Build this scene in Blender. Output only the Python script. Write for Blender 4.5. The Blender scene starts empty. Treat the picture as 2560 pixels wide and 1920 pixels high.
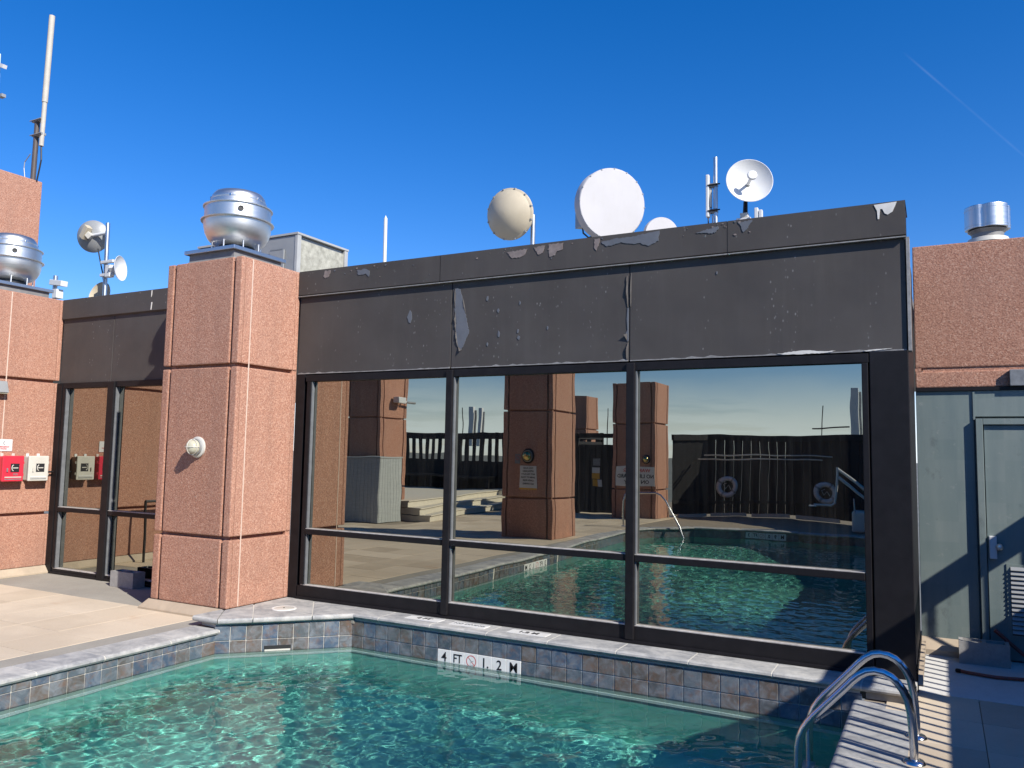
import bpy, bmesh, math, random
import numpy as np
from mathutils import Vector, Matrix, geometry

sc = bpy.context.scene
col = sc.collection
random.seed(7)
R_ = math.radians

# ------------------------------------------------------------------ camera
cam = bpy.data.cameras.new('camera')
cam.sensor_width = 36.0
cam.lens = 28.1125
cam.clip_start = 0.05
cam.clip_end = 60000
co = bpy.data.objects.new('camera', cam)
col.objects.link(co)
CAM = Vector((5.43533, -6.74391, 1.91231))
yaw, pitch, roll = 0.491018724, 0.0861266124, 0.0180846113
fwd = Vector((-math.sin(yaw) * math.cos(pitch), math.cos(yaw) * math.cos(pitch), math.sin(pitch)))
right = Vector((math.cos(yaw), math.sin(yaw), 0))
up = right.cross(fwd)
r2 = right * math.cos(roll) + up * math.sin(roll)
u2 = up * math.cos(roll) - right * math.sin(roll)
m = Matrix((r2, u2, -fwd)).transposed().to_4x4()
m.translation = CAM
co.matrix_world = m
sc.camera = co

# ------------------------------------------------------------------ sky and sun
SUN_EL, SUN_AZ = R_(36.0), R_(24.0)
S2 = Vector((math.cos(SUN_AZ) * math.cos(SUN_EL), -math.sin(SUN_AZ) * math.cos(SUN_EL), math.sin(SUN_EL)))
world = bpy.data.worlds.new('World')
sc.world = world
world.use_nodes = True
wn, wl = world.node_tree.nodes, world.node_tree.links
bg = wn['Background']
sky = wn.new('ShaderNodeTexSky')
sky.sky_type = 'NISHITA'
sky.sun_disc = False
sky.sun_elevation = SUN_EL
sky.sun_rotation = math.atan2(S2.x, S2.y)
sky.altitude = 200
sky.air_density = 1.0
sky.dust_density = 0.05
sky.ozone_density = 4.0
bg.inputs[1].default_value = 0.10


def wmath(op, a, b=None, c=None, clamp=False):
    n = wn.new('ShaderNodeMath'); n.operation = op; n.use_clamp = clamp
    for i, v in enumerate((a, b, c)):
        if v is None: continue
        if isinstance(v, (int, float)): n.inputs[i].default_value = v
        else: wl.new(v, n.inputs[i])
    return n.outputs[0]


hs = wn.new('ShaderNodeHueSaturation')
hs.inputs['Saturation'].default_value = 1.34
tint = wn.new('ShaderNodeMixRGB'); tint.blend_type = 'MULTIPLY'; tint.inputs[0].default_value = 1
tint.inputs[2].default_value = (1.06, .975, 1.10, 1)
wl.new(sky.outputs[0], tint.inputs[1])
wl.new(tint.outputs[0], hs.inputs['Color'])
tc = wn.new('ShaderNodeTexCoord')
sep = wn.new('ShaderNodeSeparateXYZ')
wl.new(tc.outputs['Generated'], sep.inputs[0])
mp = wn.new('ShaderNodeMapping')
mp.inputs['Scale'].default_value = (2.2, 2.2, 26.0)
wl.new(tc.outputs['Generated'], mp.inputs[0])
nz = wn.new('ShaderNodeTexNoise')
nz.inputs['Scale'].default_value = 3.0
nz.inputs['Detail'].default_value = 7.0
nz.inputs['Roughness'].default_value = 0.58
wl.new(mp.outputs[0], nz.inputs['Vector'])
# low cloud bank all round the horizon, thinning out a few degrees up
band = wmath('SUBTRACT', 1.0, wmath('DIVIDE', wmath('ABSOLUTE', wmath('SUBTRACT', sep.outputs[2], 0.018)), 0.085, clamp=True))
cl = wmath('MULTIPLY', wmath('MULTIPLY', wmath('SUBTRACT', nz.outputs[0], 0.28), 4.0, clamp=True), wmath('POWER', band, 1.3))
# a faint contrail in the upper right of the sky
d1 = Vector((-.06397, .88110, .46859)); d2 = Vector((.07500, .94366, .32230))
nn = d1.cross(d2).normalized(); mid = (d1 * .30 + d2 * .70).normalized()


def wdot(v):
    n = wn.new('ShaderNodeVectorMath'); n.operation = 'DOT_PRODUCT'
    wl.new(tc.outputs['Generated'], n.inputs[0]); n.inputs[1].default_value = v
    return n.outputs['Value']


ctn = wn.new('ShaderNodeTexNoise'); ctn.inputs['Scale'].default_value = 14.0; ctn.inputs['Detail'].default_value = 3.0
wl.new(tc.outputs['Generated'], ctn.inputs['Vector'])
trail = wmath('SUBTRACT', 1.0, wmath('DIVIDE', wmath('ABSOLUTE', wdot(nn)), 0.0016, clamp=True))
trail = wmath('MULTIPLY', trail, wmath('MULTIPLY', wmath('SUBTRACT', wdot(mid), 0.9962), 420.0, clamp=True))
trail = wmath('MULTIPLY', trail, wmath('MULTIPLY', wmath('SUBTRACT', ctn.outputs[0], 0.28), 0.13, clamp=True))
cl = wmath('MAXIMUM', cl, wmath('MULTIPLY', wmath('POWER', band, 2.0), 0.72))
cl = wmath('MAXIMUM', cl, trail)
mixc = wn.new('ShaderNodeMixRGB')
wl.new(cl, mixc.inputs[0])
wl.new(hs.outputs[0], mixc.inputs[1])
mixc.inputs[2].default_value = (7.4, 8.6, 9.8, 1)
SKY_MIX = mixc
wl.new(mixc.outputs[0], bg.inputs[0])

sun = bpy.data.lights.new('sun', 'SUN')
sun.energy = 4.8
sun.angle = R_(0.5)
sun.color = (1.0, 0.955, 0.88)
sun.cycles.is_caustics_light = True
so = bpy.data.objects.new('sun', sun)
col.objects.link(so)
so.rotation_euler = (-S2).to_track_quat('-Z', 'Y').to_euler()
so.location = S2 * 60

sc.render.engine = 'CYCLES'
sc.view_settings.view_transform = 'Standard'
sc.view_settings.look = 'None'
sc.view_settings.exposure = 0.62
sc.view_settings.gamma = 1.0
sc.cycles.use_denoising = True
sc.cycles.max_bounces = 9
sc.cycles.diffuse_bounces = 3
sc.cycles.glossy_bounces = 5
sc.cycles.transmission_bounces = 6
sc.cycles.transparent_max_bounces = 6
sc.cycles.sample_clamp_indirect = 6.0
sc.cycles.blur_glossy = 0.6
sc.cycles.caustics_reflective = False

# ------------------------------------------------------------------ helpers
ZD = 0.12        # deck level
ZR = 0.225       # raised coping level
ZW = -0.115      # water level
YW = 0.31        # face of the glazed wall


class MB:
    def __init__(s):
        s.v, s.f = [], []

    def add(s, v, f):
        n = len(s.v)
        s.v += [tuple(p) for p in v]
        s.f += [tuple(i + n for i in q) for q in f]
        return s

    def box(s, x0, x1, y0, y1, z0, z1):
        return s.add([(x, y, z) for z in (z0, z1) for y in (y0, y1) for x in (x0, x1)],
                     [(0, 2, 3, 1), (4, 5, 7, 6), (0, 1, 5, 4), (2, 6, 7, 3), (0, 4, 6, 2), (1, 3, 7, 5)])

    def obox(s, c, ax, ay, az, hx, hy, hz):
        c, ax, ay, az = Vector(c), Vector(ax).normalized(), Vector(ay).normalized(), Vector(az).normalized()
        return s.add([c + ax * (i * hx) + ay * (j * hy) + az * (k * hz) for k in (-1, 1) for j in (-1, 1) for i in (-1, 1)],
                     [(0, 2, 3, 1), (4, 5, 7, 6), (0, 1, 5, 4), (2, 6, 7, 3), (0, 4, 6, 2), (1, 3, 7, 5)])

    def cyl(s, p0, p1, r0, r1=None, n=16, caps=True):
        r1 = r0 if r1 is None else r1
        p0, p1 = Vector(p0), Vector(p1)
        a = (p1 - p0).normalized()
        u = a.orthogonal().normalized(); w = a.cross(u)
        vs = []
        for p, r in ((p0, r0), (p1, r1)):
            vs += [p + (u * math.cos(2 * math.pi * i / n) + w * math.sin(2 * math.pi * i / n)) * r for i in range(n)]
        fs = [(i, (i + 1) % n, n + (i + 1) % n, n + i) for i in range(n)]
        if caps: fs += [tuple(reversed(range(n))), tuple(range(n, 2 * n))]
        return s.add(vs, fs)

    def lathe(s, prof, c=(0, 0, 0), axis=(0, 0, 1), n=48, caps=True):
        c, a = Vector(c), Vector(axis).normalized()
        u = Vector((1, 0, 0)) if abs(a.z) > .99 else Vector((0, 0, 1)).cross(a).normalized()
        w = a.cross(u)
        vs = []
        for r, h in prof:
            vs += [c + a * h + (u * math.cos(2 * math.pi * i / n) + w * math.sin(2 * math.pi * i / n)) * r for i in range(n)]
        fs = []
        for k in range(len(prof) - 1):
            fs += [(k * n + i, k * n + (i + 1) % n, (k + 1) * n + (i + 1) % n, (k + 1) * n + i) for i in range(n)]
        if caps:
            if prof[0][0] > 1e-4: fs.append(tuple(reversed(range(n))))
            if prof[-1][0] > 1e-4: fs.append(tuple(range((len(prof) - 1) * n, len(prof) * n)))
        return s.add(vs, fs)

    def tube(s, pts, r, n=12):
        pts = [Vector(p) for p in pts]
        vs, prev = [], None
        for i, p in enumerate(pts):
            t = (pts[min(i + 1, len(pts) - 1)] - pts[max(i - 1, 0)]).normalized()
            u = t.orthogonal().normalized() if prev is None else (prev - t * prev.dot(t)).normalized()
            prev = u
            w = t.cross(u)
            vs += [p + (u * math.cos(2 * math.pi * k / n) + w * math.sin(2 * math.pi * k / n)) * r for k in range(n)]
        fs = []
        for i in range(len(pts) - 1):
            fs += [(i * n + k, i * n + (k + 1) % n, (i + 1) * n + (k + 1) % n, (i + 1) * n + k) for k in range(n)]
        fs += [tuple(reversed(range(n))), tuple(range((len(pts) - 1) * n, len(pts) * n))]
        return s.add(vs, fs)

    def prism(s, poly, z0, z1):
        n = len(poly)
        vs = [(x, y, z0) for x, y in poly] + [(x, y, z1) for x, y in poly]
        return s.add(vs, [tuple(reversed(range(n))), tuple(range(n, 2 * n))] + [(i, (i + 1) % n, n + (i + 1) % n, n + i) for i in range(n)])

    def prism_xz(s, poly, y0, y1):
        n = len(poly)
        vs = [(x, y0, z) for x, z in poly] + [(x, y1, z) for x, z in poly]
        return s.add(vs, [tuple(range(n)), tuple(reversed(range(n, 2 * n)))] + [(i, n + i, n + (i + 1) % n, (i + 1) % n) for i in range(n)])

    def mesh(s, name, mat, bevel=0, smooth=False, seg=2):
        me = bpy.data.meshes.new(name)
        me.from_pydata(s.v, [], s.f)
        bm = bmesh.new(); bm.from_mesh(me)
        bmesh.ops.recalc_face_normals(bm, faces=bm.faces)
        if bevel:
            bmesh.ops.bevel(bm, geom=list(bm.edges), offset=bevel, segments=seg, profile=.6, affect='EDGES', clamp_overlap=True)
        bm.to_mesh(me); bm.free()
        if smooth:
            me.polygons.foreach_set('use_smooth', [True] * len(me.polygons))
            if smooth != 'all' and hasattr(me, 'set_sharp_from_angle'):
                me.set_sharp_from_angle(angle=R_(38))
        if mat: me.materials.append(mat)
        return me

    def obj(s, name, mat, parent=None, bevel=0, smooth=False, seg=2):
        return link(name, s.mesh(name, mat, bevel, smooth, seg), parent)


def link(name, me, parent=None, loc=None, rot=None):
    o = bpy.data.objects.new(name, me)
    col.objects.link(o)
    if loc is not None: o.location = loc
    if rot is not None: o.rotation_euler = rot
    if parent is not None:
        o.parent = parent
        c = parent; T = Matrix.Identity(4)
        while c is not None:
            T = c.matrix_basis @ T if c.parent is None else c.matrix_parent_inverse @ c.matrix_basis @ T
            if c.parent is not None: T = Matrix.Identity(4) if False else T
            c = c.parent
        o.matrix_parent_inverse = world_of(parent).inverted()
    return o


def world_of(o):
    if o.parent is None: return o.matrix_basis.copy()
    return world_of(o.parent) @ o.matrix_parent_inverse @ o.matrix_basis


def thing(name, label, cat, loc=(0, 0, 0), group=None):
    o = bpy.data.objects.new(name, None)
    col.objects.link(o)
    o.location = loc
    o.empty_display_size = .1
    return tag(o, label, cat, group)


def tag(o, label, cat, group=None):
    o['label'] = label; o['category'] = cat
    if group: o['group'] = group
    return o


def struct(o):
    o['kind'] = 'structure'
    return o


def stuff(o):
    o['kind'] = 'stuff'
    return o


def B(*a): return MB().box(*a)


# ------------------------------------------------------------------ materials
class NT:
    def __init__(s, name):
        s.m = bpy.data.materials.new(name); s.m.use_nodes = True
        s.n, s.l = s.m.node_tree.nodes, s.m.node_tree.links
        s.b = s.n['Principled BSDF']
        s.pos = s.n.new('ShaderNodeNewGeometry').outputs['Position']

    def put(s, v, sock):
        if hasattr(v, 'is_linked') or hasattr(v, 'links'): s.l.new(v, sock)
        elif isinstance(v, (tuple, list)) and len(v) == 3 and sock.type == 'RGBA': sock.default_value = (*v, 1)
        else: sock.default_value = v

    def set(s, **k):
        for a, v in k.items(): s.put(v, s.b.inputs[a.replace('_', ' ')])
        return s

    def map(s, scale=(1, 1, 1), rot=(0, 0, 0), loc=(0, 0, 0)):
        n = s.n.new('ShaderNodeMapping'); s.l.new(s.pos, n.inputs[0])
        n.inputs['Scale'].default_value = scale; n.inputs['Rotation'].default_value = rot; n.inputs['Location'].default_value = loc
        return n.outputs[0]

    def noise(s, scale, detail=4, rough=.5, vec=None, dist=0):
        n = s.n.new('ShaderNodeTexNoise'); s.l.new(vec if vec is not None else s.pos, n.inputs['Vector'])
        n.inputs['Scale'].default_value = scale; n.inputs['Detail'].default_value = detail; n.inputs['Roughness'].default_value = rough; n.inputs['Distortion'].default_value = dist
        return n.outputs[0]

    def voro(s, scale, vec=None, out='Color', feature='F1', rand=1):
        n = s.n.new('ShaderNodeTexVoronoi'); n.feature = feature; s.l.new(vec if vec is not None else s.pos, n.inputs['Vector'])
        n.inputs['Scale'].default_value = scale; n.inputs['Randomness'].default_value = rand
        return n.outputs[out]

    def ramp(s, fac, stops, interp='LINEAR'):
        n = s.n.new('ShaderNodeValToRGB'); s.put(fac, n.inputs[0]); e = n.color_ramp; e.interpolation = interp
        while len(e.elements) < len(stops): e.elements.new(.5)
        for el, (p, c) in zip(e.elements, stops):
            el.position = p; el.color = (*c, 1) if isinstance(c, (tuple, list)) else (c, c, c, 1)
        return n.outputs[0]

    def mix(s, fac, a, b, mode='MIX'):
        n = s.n.new('ShaderNodeMixRGB'); n.blend_type = mode
        s.put(fac, n.inputs[0]); s.put(a, n.inputs[1]); s.put(b, n.inputs[2])
        return n.outputs[0]

    def math(s, op, a, b=0.0, clamp=False):
        n = s.n.new('ShaderNodeMath'); n.operation = op; n.use_clamp = clamp
        s.put(a, n.inputs[0]); s.put(b, n.inputs[1])
        return n.outputs[0]

    def sepc(s, c):
        n = s.n.new('ShaderNodeSeparateColor'); s.l.new(c, n.inputs[0]); return n.outputs[0]

    def xyz(s):
        n = s.n.new('ShaderNodeSeparateXYZ'); s.l.new(s.pos, n.inputs[0]); return n.outputs

    def rand(s):
        return s.n.new('ShaderNodeObjectInfo').outputs['Random']

    def bump(s, h, strength=.3, dist=.01):
        n = s.n.new('ShaderNodeBump'); n.inputs['Strength'].default_value = strength; n.inputs['Distance'].default_value = dist
        s.l.new(h, n.inputs['Height']); s.l.new(n.outputs[0], s.b.inputs['Normal'])
        return s


def plain(name, c, rough=.5, metal=0, spec=.5, var=.12, scale=6):
    t = NT(name)
    n = t.noise(scale, 5, .6)
    t.set(Base_Color=t.mix(1, c, t.ramp(n, [(.25, 1 - var), (.75, 1 + var * .6)]), 'MULTIPLY'), Roughness=rough, Metallic=metal, Specular_IOR_Level=spec)
    return t.m


def granite():
    t = NT('aggregate_concrete')
    v = t.sepc(t.voro(95))
    v2 = t.noise(38, 3, .7)
    c = t.ramp(v, [(0, (.22, .085, .052)), (.25, (.345, .15, .094)), (.55, (.43, .205, .132)), (.85, (.49, .255, .172)), (1, (.58, .36, .265))])
    c = t.mix(t.ramp(v2, [(.3, .0), (.75, .55)]), c, (.31, .145, .098))
    c = t.mix(t.ramp(t.noise(1.6, 4, .6), [(.35, 0), (.8, .35)]), c, (.37, .215, .16))
    c = t.mix(.10, c, (.46, .34, .27))
    c = t.mix(1, c, t.ramp(t.rand(), [(0, (.95, .94, .93)), (.5, (1.03, 1.03, 1.03)), (1, (1.12, 1.11, 1.10))]), 'MULTIPLY')
    gr = t.n.new('ShaderNodeMapRange'); x, y, z = t.xyz(); t.l.new(z, gr.inputs[0]); gr.inputs[1].default_value = .12; gr.inputs[2].default_value = .75; gr.inputs[3].default_value = .45; gr.inputs[4].default_value = 0
    c = t.mix(t.math('MULTIPLY', gr.outputs[0], t.ramp(t.noise(3.5, 6, .7), [(.38, 0), (.62, 1)])), c, (.20, .115, .085))
    st = t.noise(1.0, 5, .6, t.map((5, 5, .5)))
    c = t.mix(t.ramp(st, [(.46, 0), (.78, .42)]), c, (.25, .135, .10))
    t.set(Base_Color=c, Roughness=.85, Specular_IOR_Level=.25)
    t.bump(t.math('ADD', v, v2), .55, .006)
    return t.m


def panel_paint():
    t = NT('charcoal_panel_paint')
    x, y, z = t.xyz()
    base = t.mix(t.ramp(t.noise(1.3, 4, .6), [(.3, 0), (.75, 1)]), (.057, .0505, .047), (.078, .070, .065))
    streak = t.noise(1, 6, .65, t.map((9, 9, .55)))
    base = t.mix(t.ramp(streak, [(.52, 0), (.8, .22)]), base, (.11, .10, .093))
    dots = t.voro(26, t.map((1, 1, .55)), 'Distance')
    sel = t.noise(1, 3, .5, t.map((7, 7, .8), loc=(3, 1, 2)))
    dm = t.math('MULTIPLY', t.ramp(dots, [(.10, 1), (.2, 0)]), t.ramp(sel, [(.52, 0), (.66, .6)]))
    base = t.mix(dm, base, (.27, .26, .25))
    t.set(Base_Color=base, Roughness=t.ramp(t.noise(4, 4), [(.3, .5), (.7, .68)]), Specular_IOR_Level=.25)
    t.bump(t.noise(2.2, 3, .5), .25, .02)
    return t.m


def coping_stone():
    t = NT('blue_grey_coping_stone')
    n1 = t.noise(3.2, 7, .68, t.map((1, 1.6, 3)), .8)
    n2 = t.noise(22, 5, .7)
    rnd = t.rand()
    c = t.ramp(n1, [(.28, (.15, .15, .155)), (.42, (.25, .25, .245)), (.55, (.39, .38, .355)), (.7, (.53, .51, .465))])
    c = t.mix(t.ramp(n2, [(.45, 0), (.75, .38)]), c, (.60, .58, .53))
    c = t.mix(.2, c, t.ramp(rnd, [(0, (.26, .275, .31)), (1, (.46, .45, .42))]))
    t.set(Base_Color=c, Roughness=.62, Specular_IOR_Level=.35)
    t.bump(n2, .35, .004)
    return t.m


def slate_tile():
    t = NT('slate_blue_tile')
    rnd = t.rand()
    c = t.ramp(rnd, [(0, (.055, .068, .085)), (.2, (.058, .092, .145)), (.4, (.085, .112, .135)), (.58, (.095, .098, .098)), (.75, (.115, .088, .07)), (.88, (.08, .075, .068)), (1, (.07, .10, .13))])
    n = t.noise(9, 6, .7, None, .7)
    c = t.mix(t.ramp(n, [(.42, 0), (.66, .8)]), c, (.20, .215, .235))
    n2 = t.noise(13, 5, .7, t.map((1, 1, 1), loc=(4, 7, 2)))
    c = t.mix(t.ramp(n2, [(.5, 0), (.68, .65)]), c, (.165, .10, .07))
    t.set(Base_Color=c, Roughness=t.ramp(n, [(.3, .25), (.7, .45)]), Specular_IOR_Level=.5)
    t.bump(n, .25, .004)
    return t.m


def deck_tile():
    t = NT('tan_deck_tile')
    rnd = t.rand()
    c = t.ramp(rnd, [(0, (.43, .35, .255)), (.3, (.52, .43, .315)), (.7, (.56, .465, .345)), (1, (.61, .515, .39))])
    c = t.mix(t.ramp(t.noise(2.2, 6, .65), [(.35, 0), (.75, .45)]), c, (.62, .53, .41))
    c = t.mix(t.ramp(t.noise(60, 3, .6), [(.5, 0), (.75, .25)]), c, (.33, .27, .2))
    rust = t.noise(1.7, 4, .55, t.map((1, 1, 1), loc=(9, 4, 0)))
    c = t.mix(t.ramp(rust, [(.66, 0), (.76, .4)]), c, (.42, .24, .13))
    c = t.mix(t.ramp(t.noise(.55, 6, .62, t.map((1, 1, 1), loc=(2, 5, 1))), [(.5, 0), (.62, .3)]), c, (.36, .29, .215))
    t.set(Base_Color=c, Roughness=.8, Specular_IOR_Level=.25)
    t.bump(t.noise(90, 3, .6), .2, .003)
    return t.m


def concrete(name, a, b, sc_=3.0, rough=.85):
    t = NT(name)
    c = t.mix(t.ramp(t.noise(sc_, 7, .65), [(.3, 0), (.72, 1)]), a, b)
    c = t.mix(t.ramp(t.noise(45, 3, .6), [(.5, 0), (.8, .3)]), c, tuple(v * .6 for v in a))
    t.set(Base_Color=c, Roughness=rough, Specular_IOR_Level=.25)
    t.bump(t.noise(60, 4, .6), .25, .004)
    return t.m


def spun_metal(name, c, rough=.28):
    t = NT(name)
    n = t.noise(1.0, 4, .6, t.map((3, 3, 60)))
    d = t.noise(2.5, 5, .6)
    cc = t.mix(t.ramp(d, [(.4, 0), (.8, .45)]), c, tuple(v * .72 for v in c))
    t.set(Base_Color=cc, Metallic=1.0, Roughness=t.math('ADD', t.math('MULTIPLY', n, .16), rough - .06))
    return t.m


def mirror_glass():
    t = NT('bronze_mirror_glass')
    rnd = t.rand()
    va = t.n.new('ShaderNodeVectorMath'); va.operation = 'ADD'
    cb_ = t.n.new('ShaderNodeCombineXYZ'); t.l.new(t.math('MULTIPLY', rnd, 40.0), cb_.inputs[0]); t.l.new(t.math('MULTIPLY', rnd, 17.0), cb_.inputs[2])
    t.l.new(t.pos, va.inputs[0]); t.l.new(cb_.outputs[0], va.inputs[1])
    w = t.noise(.9, 2, .4, va.outputs[0])
    w2 = t.noise(4.0, 1, .3, va.outputs[0])
    dirt = t.noise(1, 6, .7, t.map((26, 26, 1.2)))
    t.set(Base_Color=(.385, .385, .33), Metallic=1.0, Roughness=t.ramp(dirt, [(.5, .004), (.9, .02)]))
    t.bump(t.math('ADD', w, t.math('MULTIPLY', w2, .10)), .055, .035)
    # thin film of dust and dried streaks
    df = t.n.new('ShaderNodeBsdfDiffuse'); df.inputs[0].default_value = (.55, .52, .46, 1)
    mx = t.n.new('ShaderNodeMixShader')
    film = t.math('MULTIPLY', t.ramp(dirt, [(.42, .15), (.8, 1)]), t.ramp(t.noise(.8, 3, .5), [(.3, .010), (.75, .045)]))
    t.l.new(film, mx.inputs[0]); t.l.new(t.b.outputs[0], mx.inputs[1]); t.l.new(df.outputs[0], mx.inputs[2])
    t.l.new(mx.outputs[0], t.n['Material Output'].inputs['Surface'])
    return t.m


def pool_plaster():
    t = NT('pool_plaster')
    c = t.mix(t.ramp(t.noise(1.1, 6, .6), [(.35, 0), (.7, 1)]), (.17, .52, .435), (.25, .63, .53))
    c = t.mix(t.ramp(t.noise(9, 5, .7), [(.5, 0), (.8, .4)]), c, (.22, .50, .46))
    t.set(Base_Color=c, Roughness=.9, Specular_IOR_Level=.1)
    return t.m


def water_mat():
    t = NT('pool_water')
    t.set(Base_Color=(.74, 1, .955), Roughness=0.0, IOR=1.333, Transmission_Weight=1.0, Specular_IOR_Level=.5)
    return t.m


def green_paint():
    t = NT('grey_green_paint')
    x, y, z = t.xyz()
    blocks = t.n.new('ShaderNodeTexBrick')
    mpv = t.map((1, 1, 1), rot=(R_(90), 0, 0))
    t.l.new(mpv, blocks.inputs['Vector'])
    blocks.inputs['Scale'].default_value = 1.3; blocks.inputs['Mortar Size'].default_value = 0
    blocks.inputs['Color1'].default_value = (.16, .20, .188, 1); blocks.inputs['Color2'].default_value = (.215, .245, .228, 1)
    n = t.noise(1, 5, .6, t.map((6, 6, .7)))
    c = t.mix(.55, blocks.outputs[0], t.ramp(n, [(.3, (.115, .16, .162)), (.6, (.185, .225, .21)), (.8, (.26, .275, .25))]))
    sc1 = t.noise(5, 6, .75, t.map((1, 1, .6), loc=(3, 2, 1)))
    c = t.mix(t.ramp(sc1, [(.56, 0), (.66, .45)]), c, (.085, .10, .10))
    c = t.mix(t.ramp(t.noise(14, 5, .7), [(.62, 0), (.7, .4)]), c, (.33, .33, .30))
    t.set(Base_Color=c, Roughness=.42, Specular_IOR_Level=.4)
    t.bump(t.noise(3, 4, .5), .15, .01)
    return t.m


def wood(name, a, b, axis_scale=(1, 1, 14)):
    t = NT(name)
    g = t.noise(3, 6, .65, t.map(axis_scale))
    c = t.mix(t.ramp(g, [(.3, 0), (.7, 1)]), a, b)
    c = t.mix(.25, c, t.ramp(t.rand(), [(0, a), (1, b)]))
    t.set(Base_Color=c, Roughness=.75, Specular_IOR_Level=.3)
    t.bump(g, .2, .004)
    return t.m


def grimy_white():
    t = NT('grimy_white_cover')
    c = t.mix(t.ramp(t.noise(2.5, 5, .6), [(.35, 0), (.75, 1)]), (.50, .485, .49), (.455, .44, .435))
    c = t.mix(t.ramp(t.noise(1, 6, .65, t.map((16, 16, 1.4))), [(.52, 0), (.75, .35)]), c, (.44, .42, .39))
    t.set(Base_Color=c, Roughness=.55, Specular_IOR_Level=.3)
    return t.m


M = {}
M['cover'] = grimy_white()
M['granite'] = granite()
M['panel'] = panel_paint()
M['frame'] = plain('dark_bronze_metal', (.012, .011, .0125), .5, 0, .2, .3, 9)
M['frame_dust_sunlit'] = plain('sunlit_dusty_metal', (.46, .43, .40), .5, 0, .5, .35, 14)  # dusty metal, lightened to paint in the sun on upward frame edges
M['glass'] = mirror_glass()
M['coping'] = coping_stone()
M['tile'] = slate_tile()
M['deck'] = deck_tile()
M['grout'] = concrete('grout', (.50, .48, .43), (.60, .57, .50))
M['joint'] = concrete('deck_joint', (.24, .20, .155), (.32, .27, .21))
M['strip'] = concrete('grey_concrete', (.27, .25, .215), (.36, .335, .285), 1.4)
M['walk'] = concrete('pale_painted_concrete', (.55, .54, .51), (.68, .66, .62), 2)
M['block'] = concrete('cinder_block', (.27, .26, .25), (.36, .35, .33), 18)
M['plaster'] = pool_plaster()
M['water'] = water_mat()
M['pale_plaster'] = concrete('pale_plaster', (.42, .50, .44), (.52, .58, .52), 5)
M['marker'] = plain('white_marker_tile', (.74, .73, .70), .3, 0, .5, .08, 8)
M['ink'] = plain('black_ink', (.02, .02, .022), .5, 0, .3, .1)
M['red_ink'] = plain('red_ink', (.55, .06, .06), .5, 0, .3, .1)
M['mosaic'] = plain('white_mosaic', (.80, .82, .80), .3, 0, .5, .1, 30)
M['alu'] = spun_metal('spun_aluminium', (.70, .69, .665), .40)
M['galv'] = spun_metal('galvanised_steel', (.52, .54, .56), .36)
M['steel'] = spun_metal('polished_stainless', (.62, .63, .65), .16)
M['white'] = plain('white_paint', (.62, .62, .61), .45, 0, .4, .06, 5)
M['cream'] = plain('cream_radome', (.50, .43, .31), .5, 0, .4, .1, 4)
M['offwhite'] = plain('off_white_plastic', (.55, .525, .46), .4, 0, .5, .1, 6)
M['fibreglass'] = plain('weathered_fibreglass', (.46, .43, .37), .6, 0, .3, .12, 6)
M['brown_pole'] = plain('brown_painted_pole', (.085, .07, .065), .5, 0, .4, .2, 6)
M['bead'] = plain('sunlit_frame_side_grey', (.15, .155, .16), .4, 0, .4, .25, 10)  # lighter than the frame to stand for its sunlit right-facing sides
M['red'] = plain('red_plastic', (.60, .035, .06), .28, 0, .5, .1, 9)
M['black'] = plain('black_rubber', (.02, .02, .02), .5, 0, .4, .2)
M['tan_metal'] = plain('tan_flashing', (.42, .34, .25), .45, 0, .4, .2, 5)
M['grey_curb'] = plain('grey_curb_metal', (.20, .195, .19), .5, 0, .4, .3, 7)
M['green'] = green_paint()
M['caulk'] = plain('pale_caulk', (.60, .45, .36), .7, 0, .3, .15, 12)
M['fence'] = wood('black_stained_timber', (.012, .012, .014), (.030, .028, .030))
M['plank'] = wood('grey_white_plank', (.30, .32, .31), (.42, .44, .43))
M['deckwood'] = wood('weathered_deck_board', (.52, .475, .385), (.64, .585, .48), (14, 1, 1))
M['primer'] = plain('blue_grey_primer', (.118, .125, .142), .55, 0, .4, .15, 9)
M['bare'] = plain('bare_pinkish_coating', (.22, .18, .165), .6, 0, .4, .3, 18)
M['sealant'] = plain('white_sealant', (.66, .63, .58), .6, 0, .3, .15, 12)
M['edge'] = plain('worn_grey_edge', (.26, .25, .24), .5, 0, .4, .35, 22)
M['hose'] = plain('brown_red_hose', (.22, .05, .035), .4, 0, .5, .2)
M['lampglass'] = plain('ribbed_lamp_glass', (.46, .43, .32), .15, 0, .5, .1)
M['brass'] = spun_metal('aged_brass', (.50, .40, .18), .22)
M['filter'] = concrete('dirty_filter_media', (.22, .215, .18), (.46, .45, .38), 9)
M['hvac'] = plain('grey_sheet_metal', (.30, .305, .30), .45, .2, .5, .15, 3)
M['hvac_trim'] = plain('pale_sheet_metal', (.40, .40, .385), .5, .1, .4, .2, 4)
M['roof'] = concrete('roof_membrane', (.25, .24, .23), (.33, .32, .30), 1)
M['city'] = concrete('city_ground', (.12, .13, .11), (.22, .21, .19), .01)
M['amber'] = plain('amber_notice', (.62, .32, .03), .5, 0, .3, .1)
M['paper'] = plain('paper_notice', (.62, .60, .55), .6, 0, .3, .06)
M['greyplate'] = plain('grey_plate', (.20, .21, .22), .5, 0, .4, .3, 20)


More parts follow.
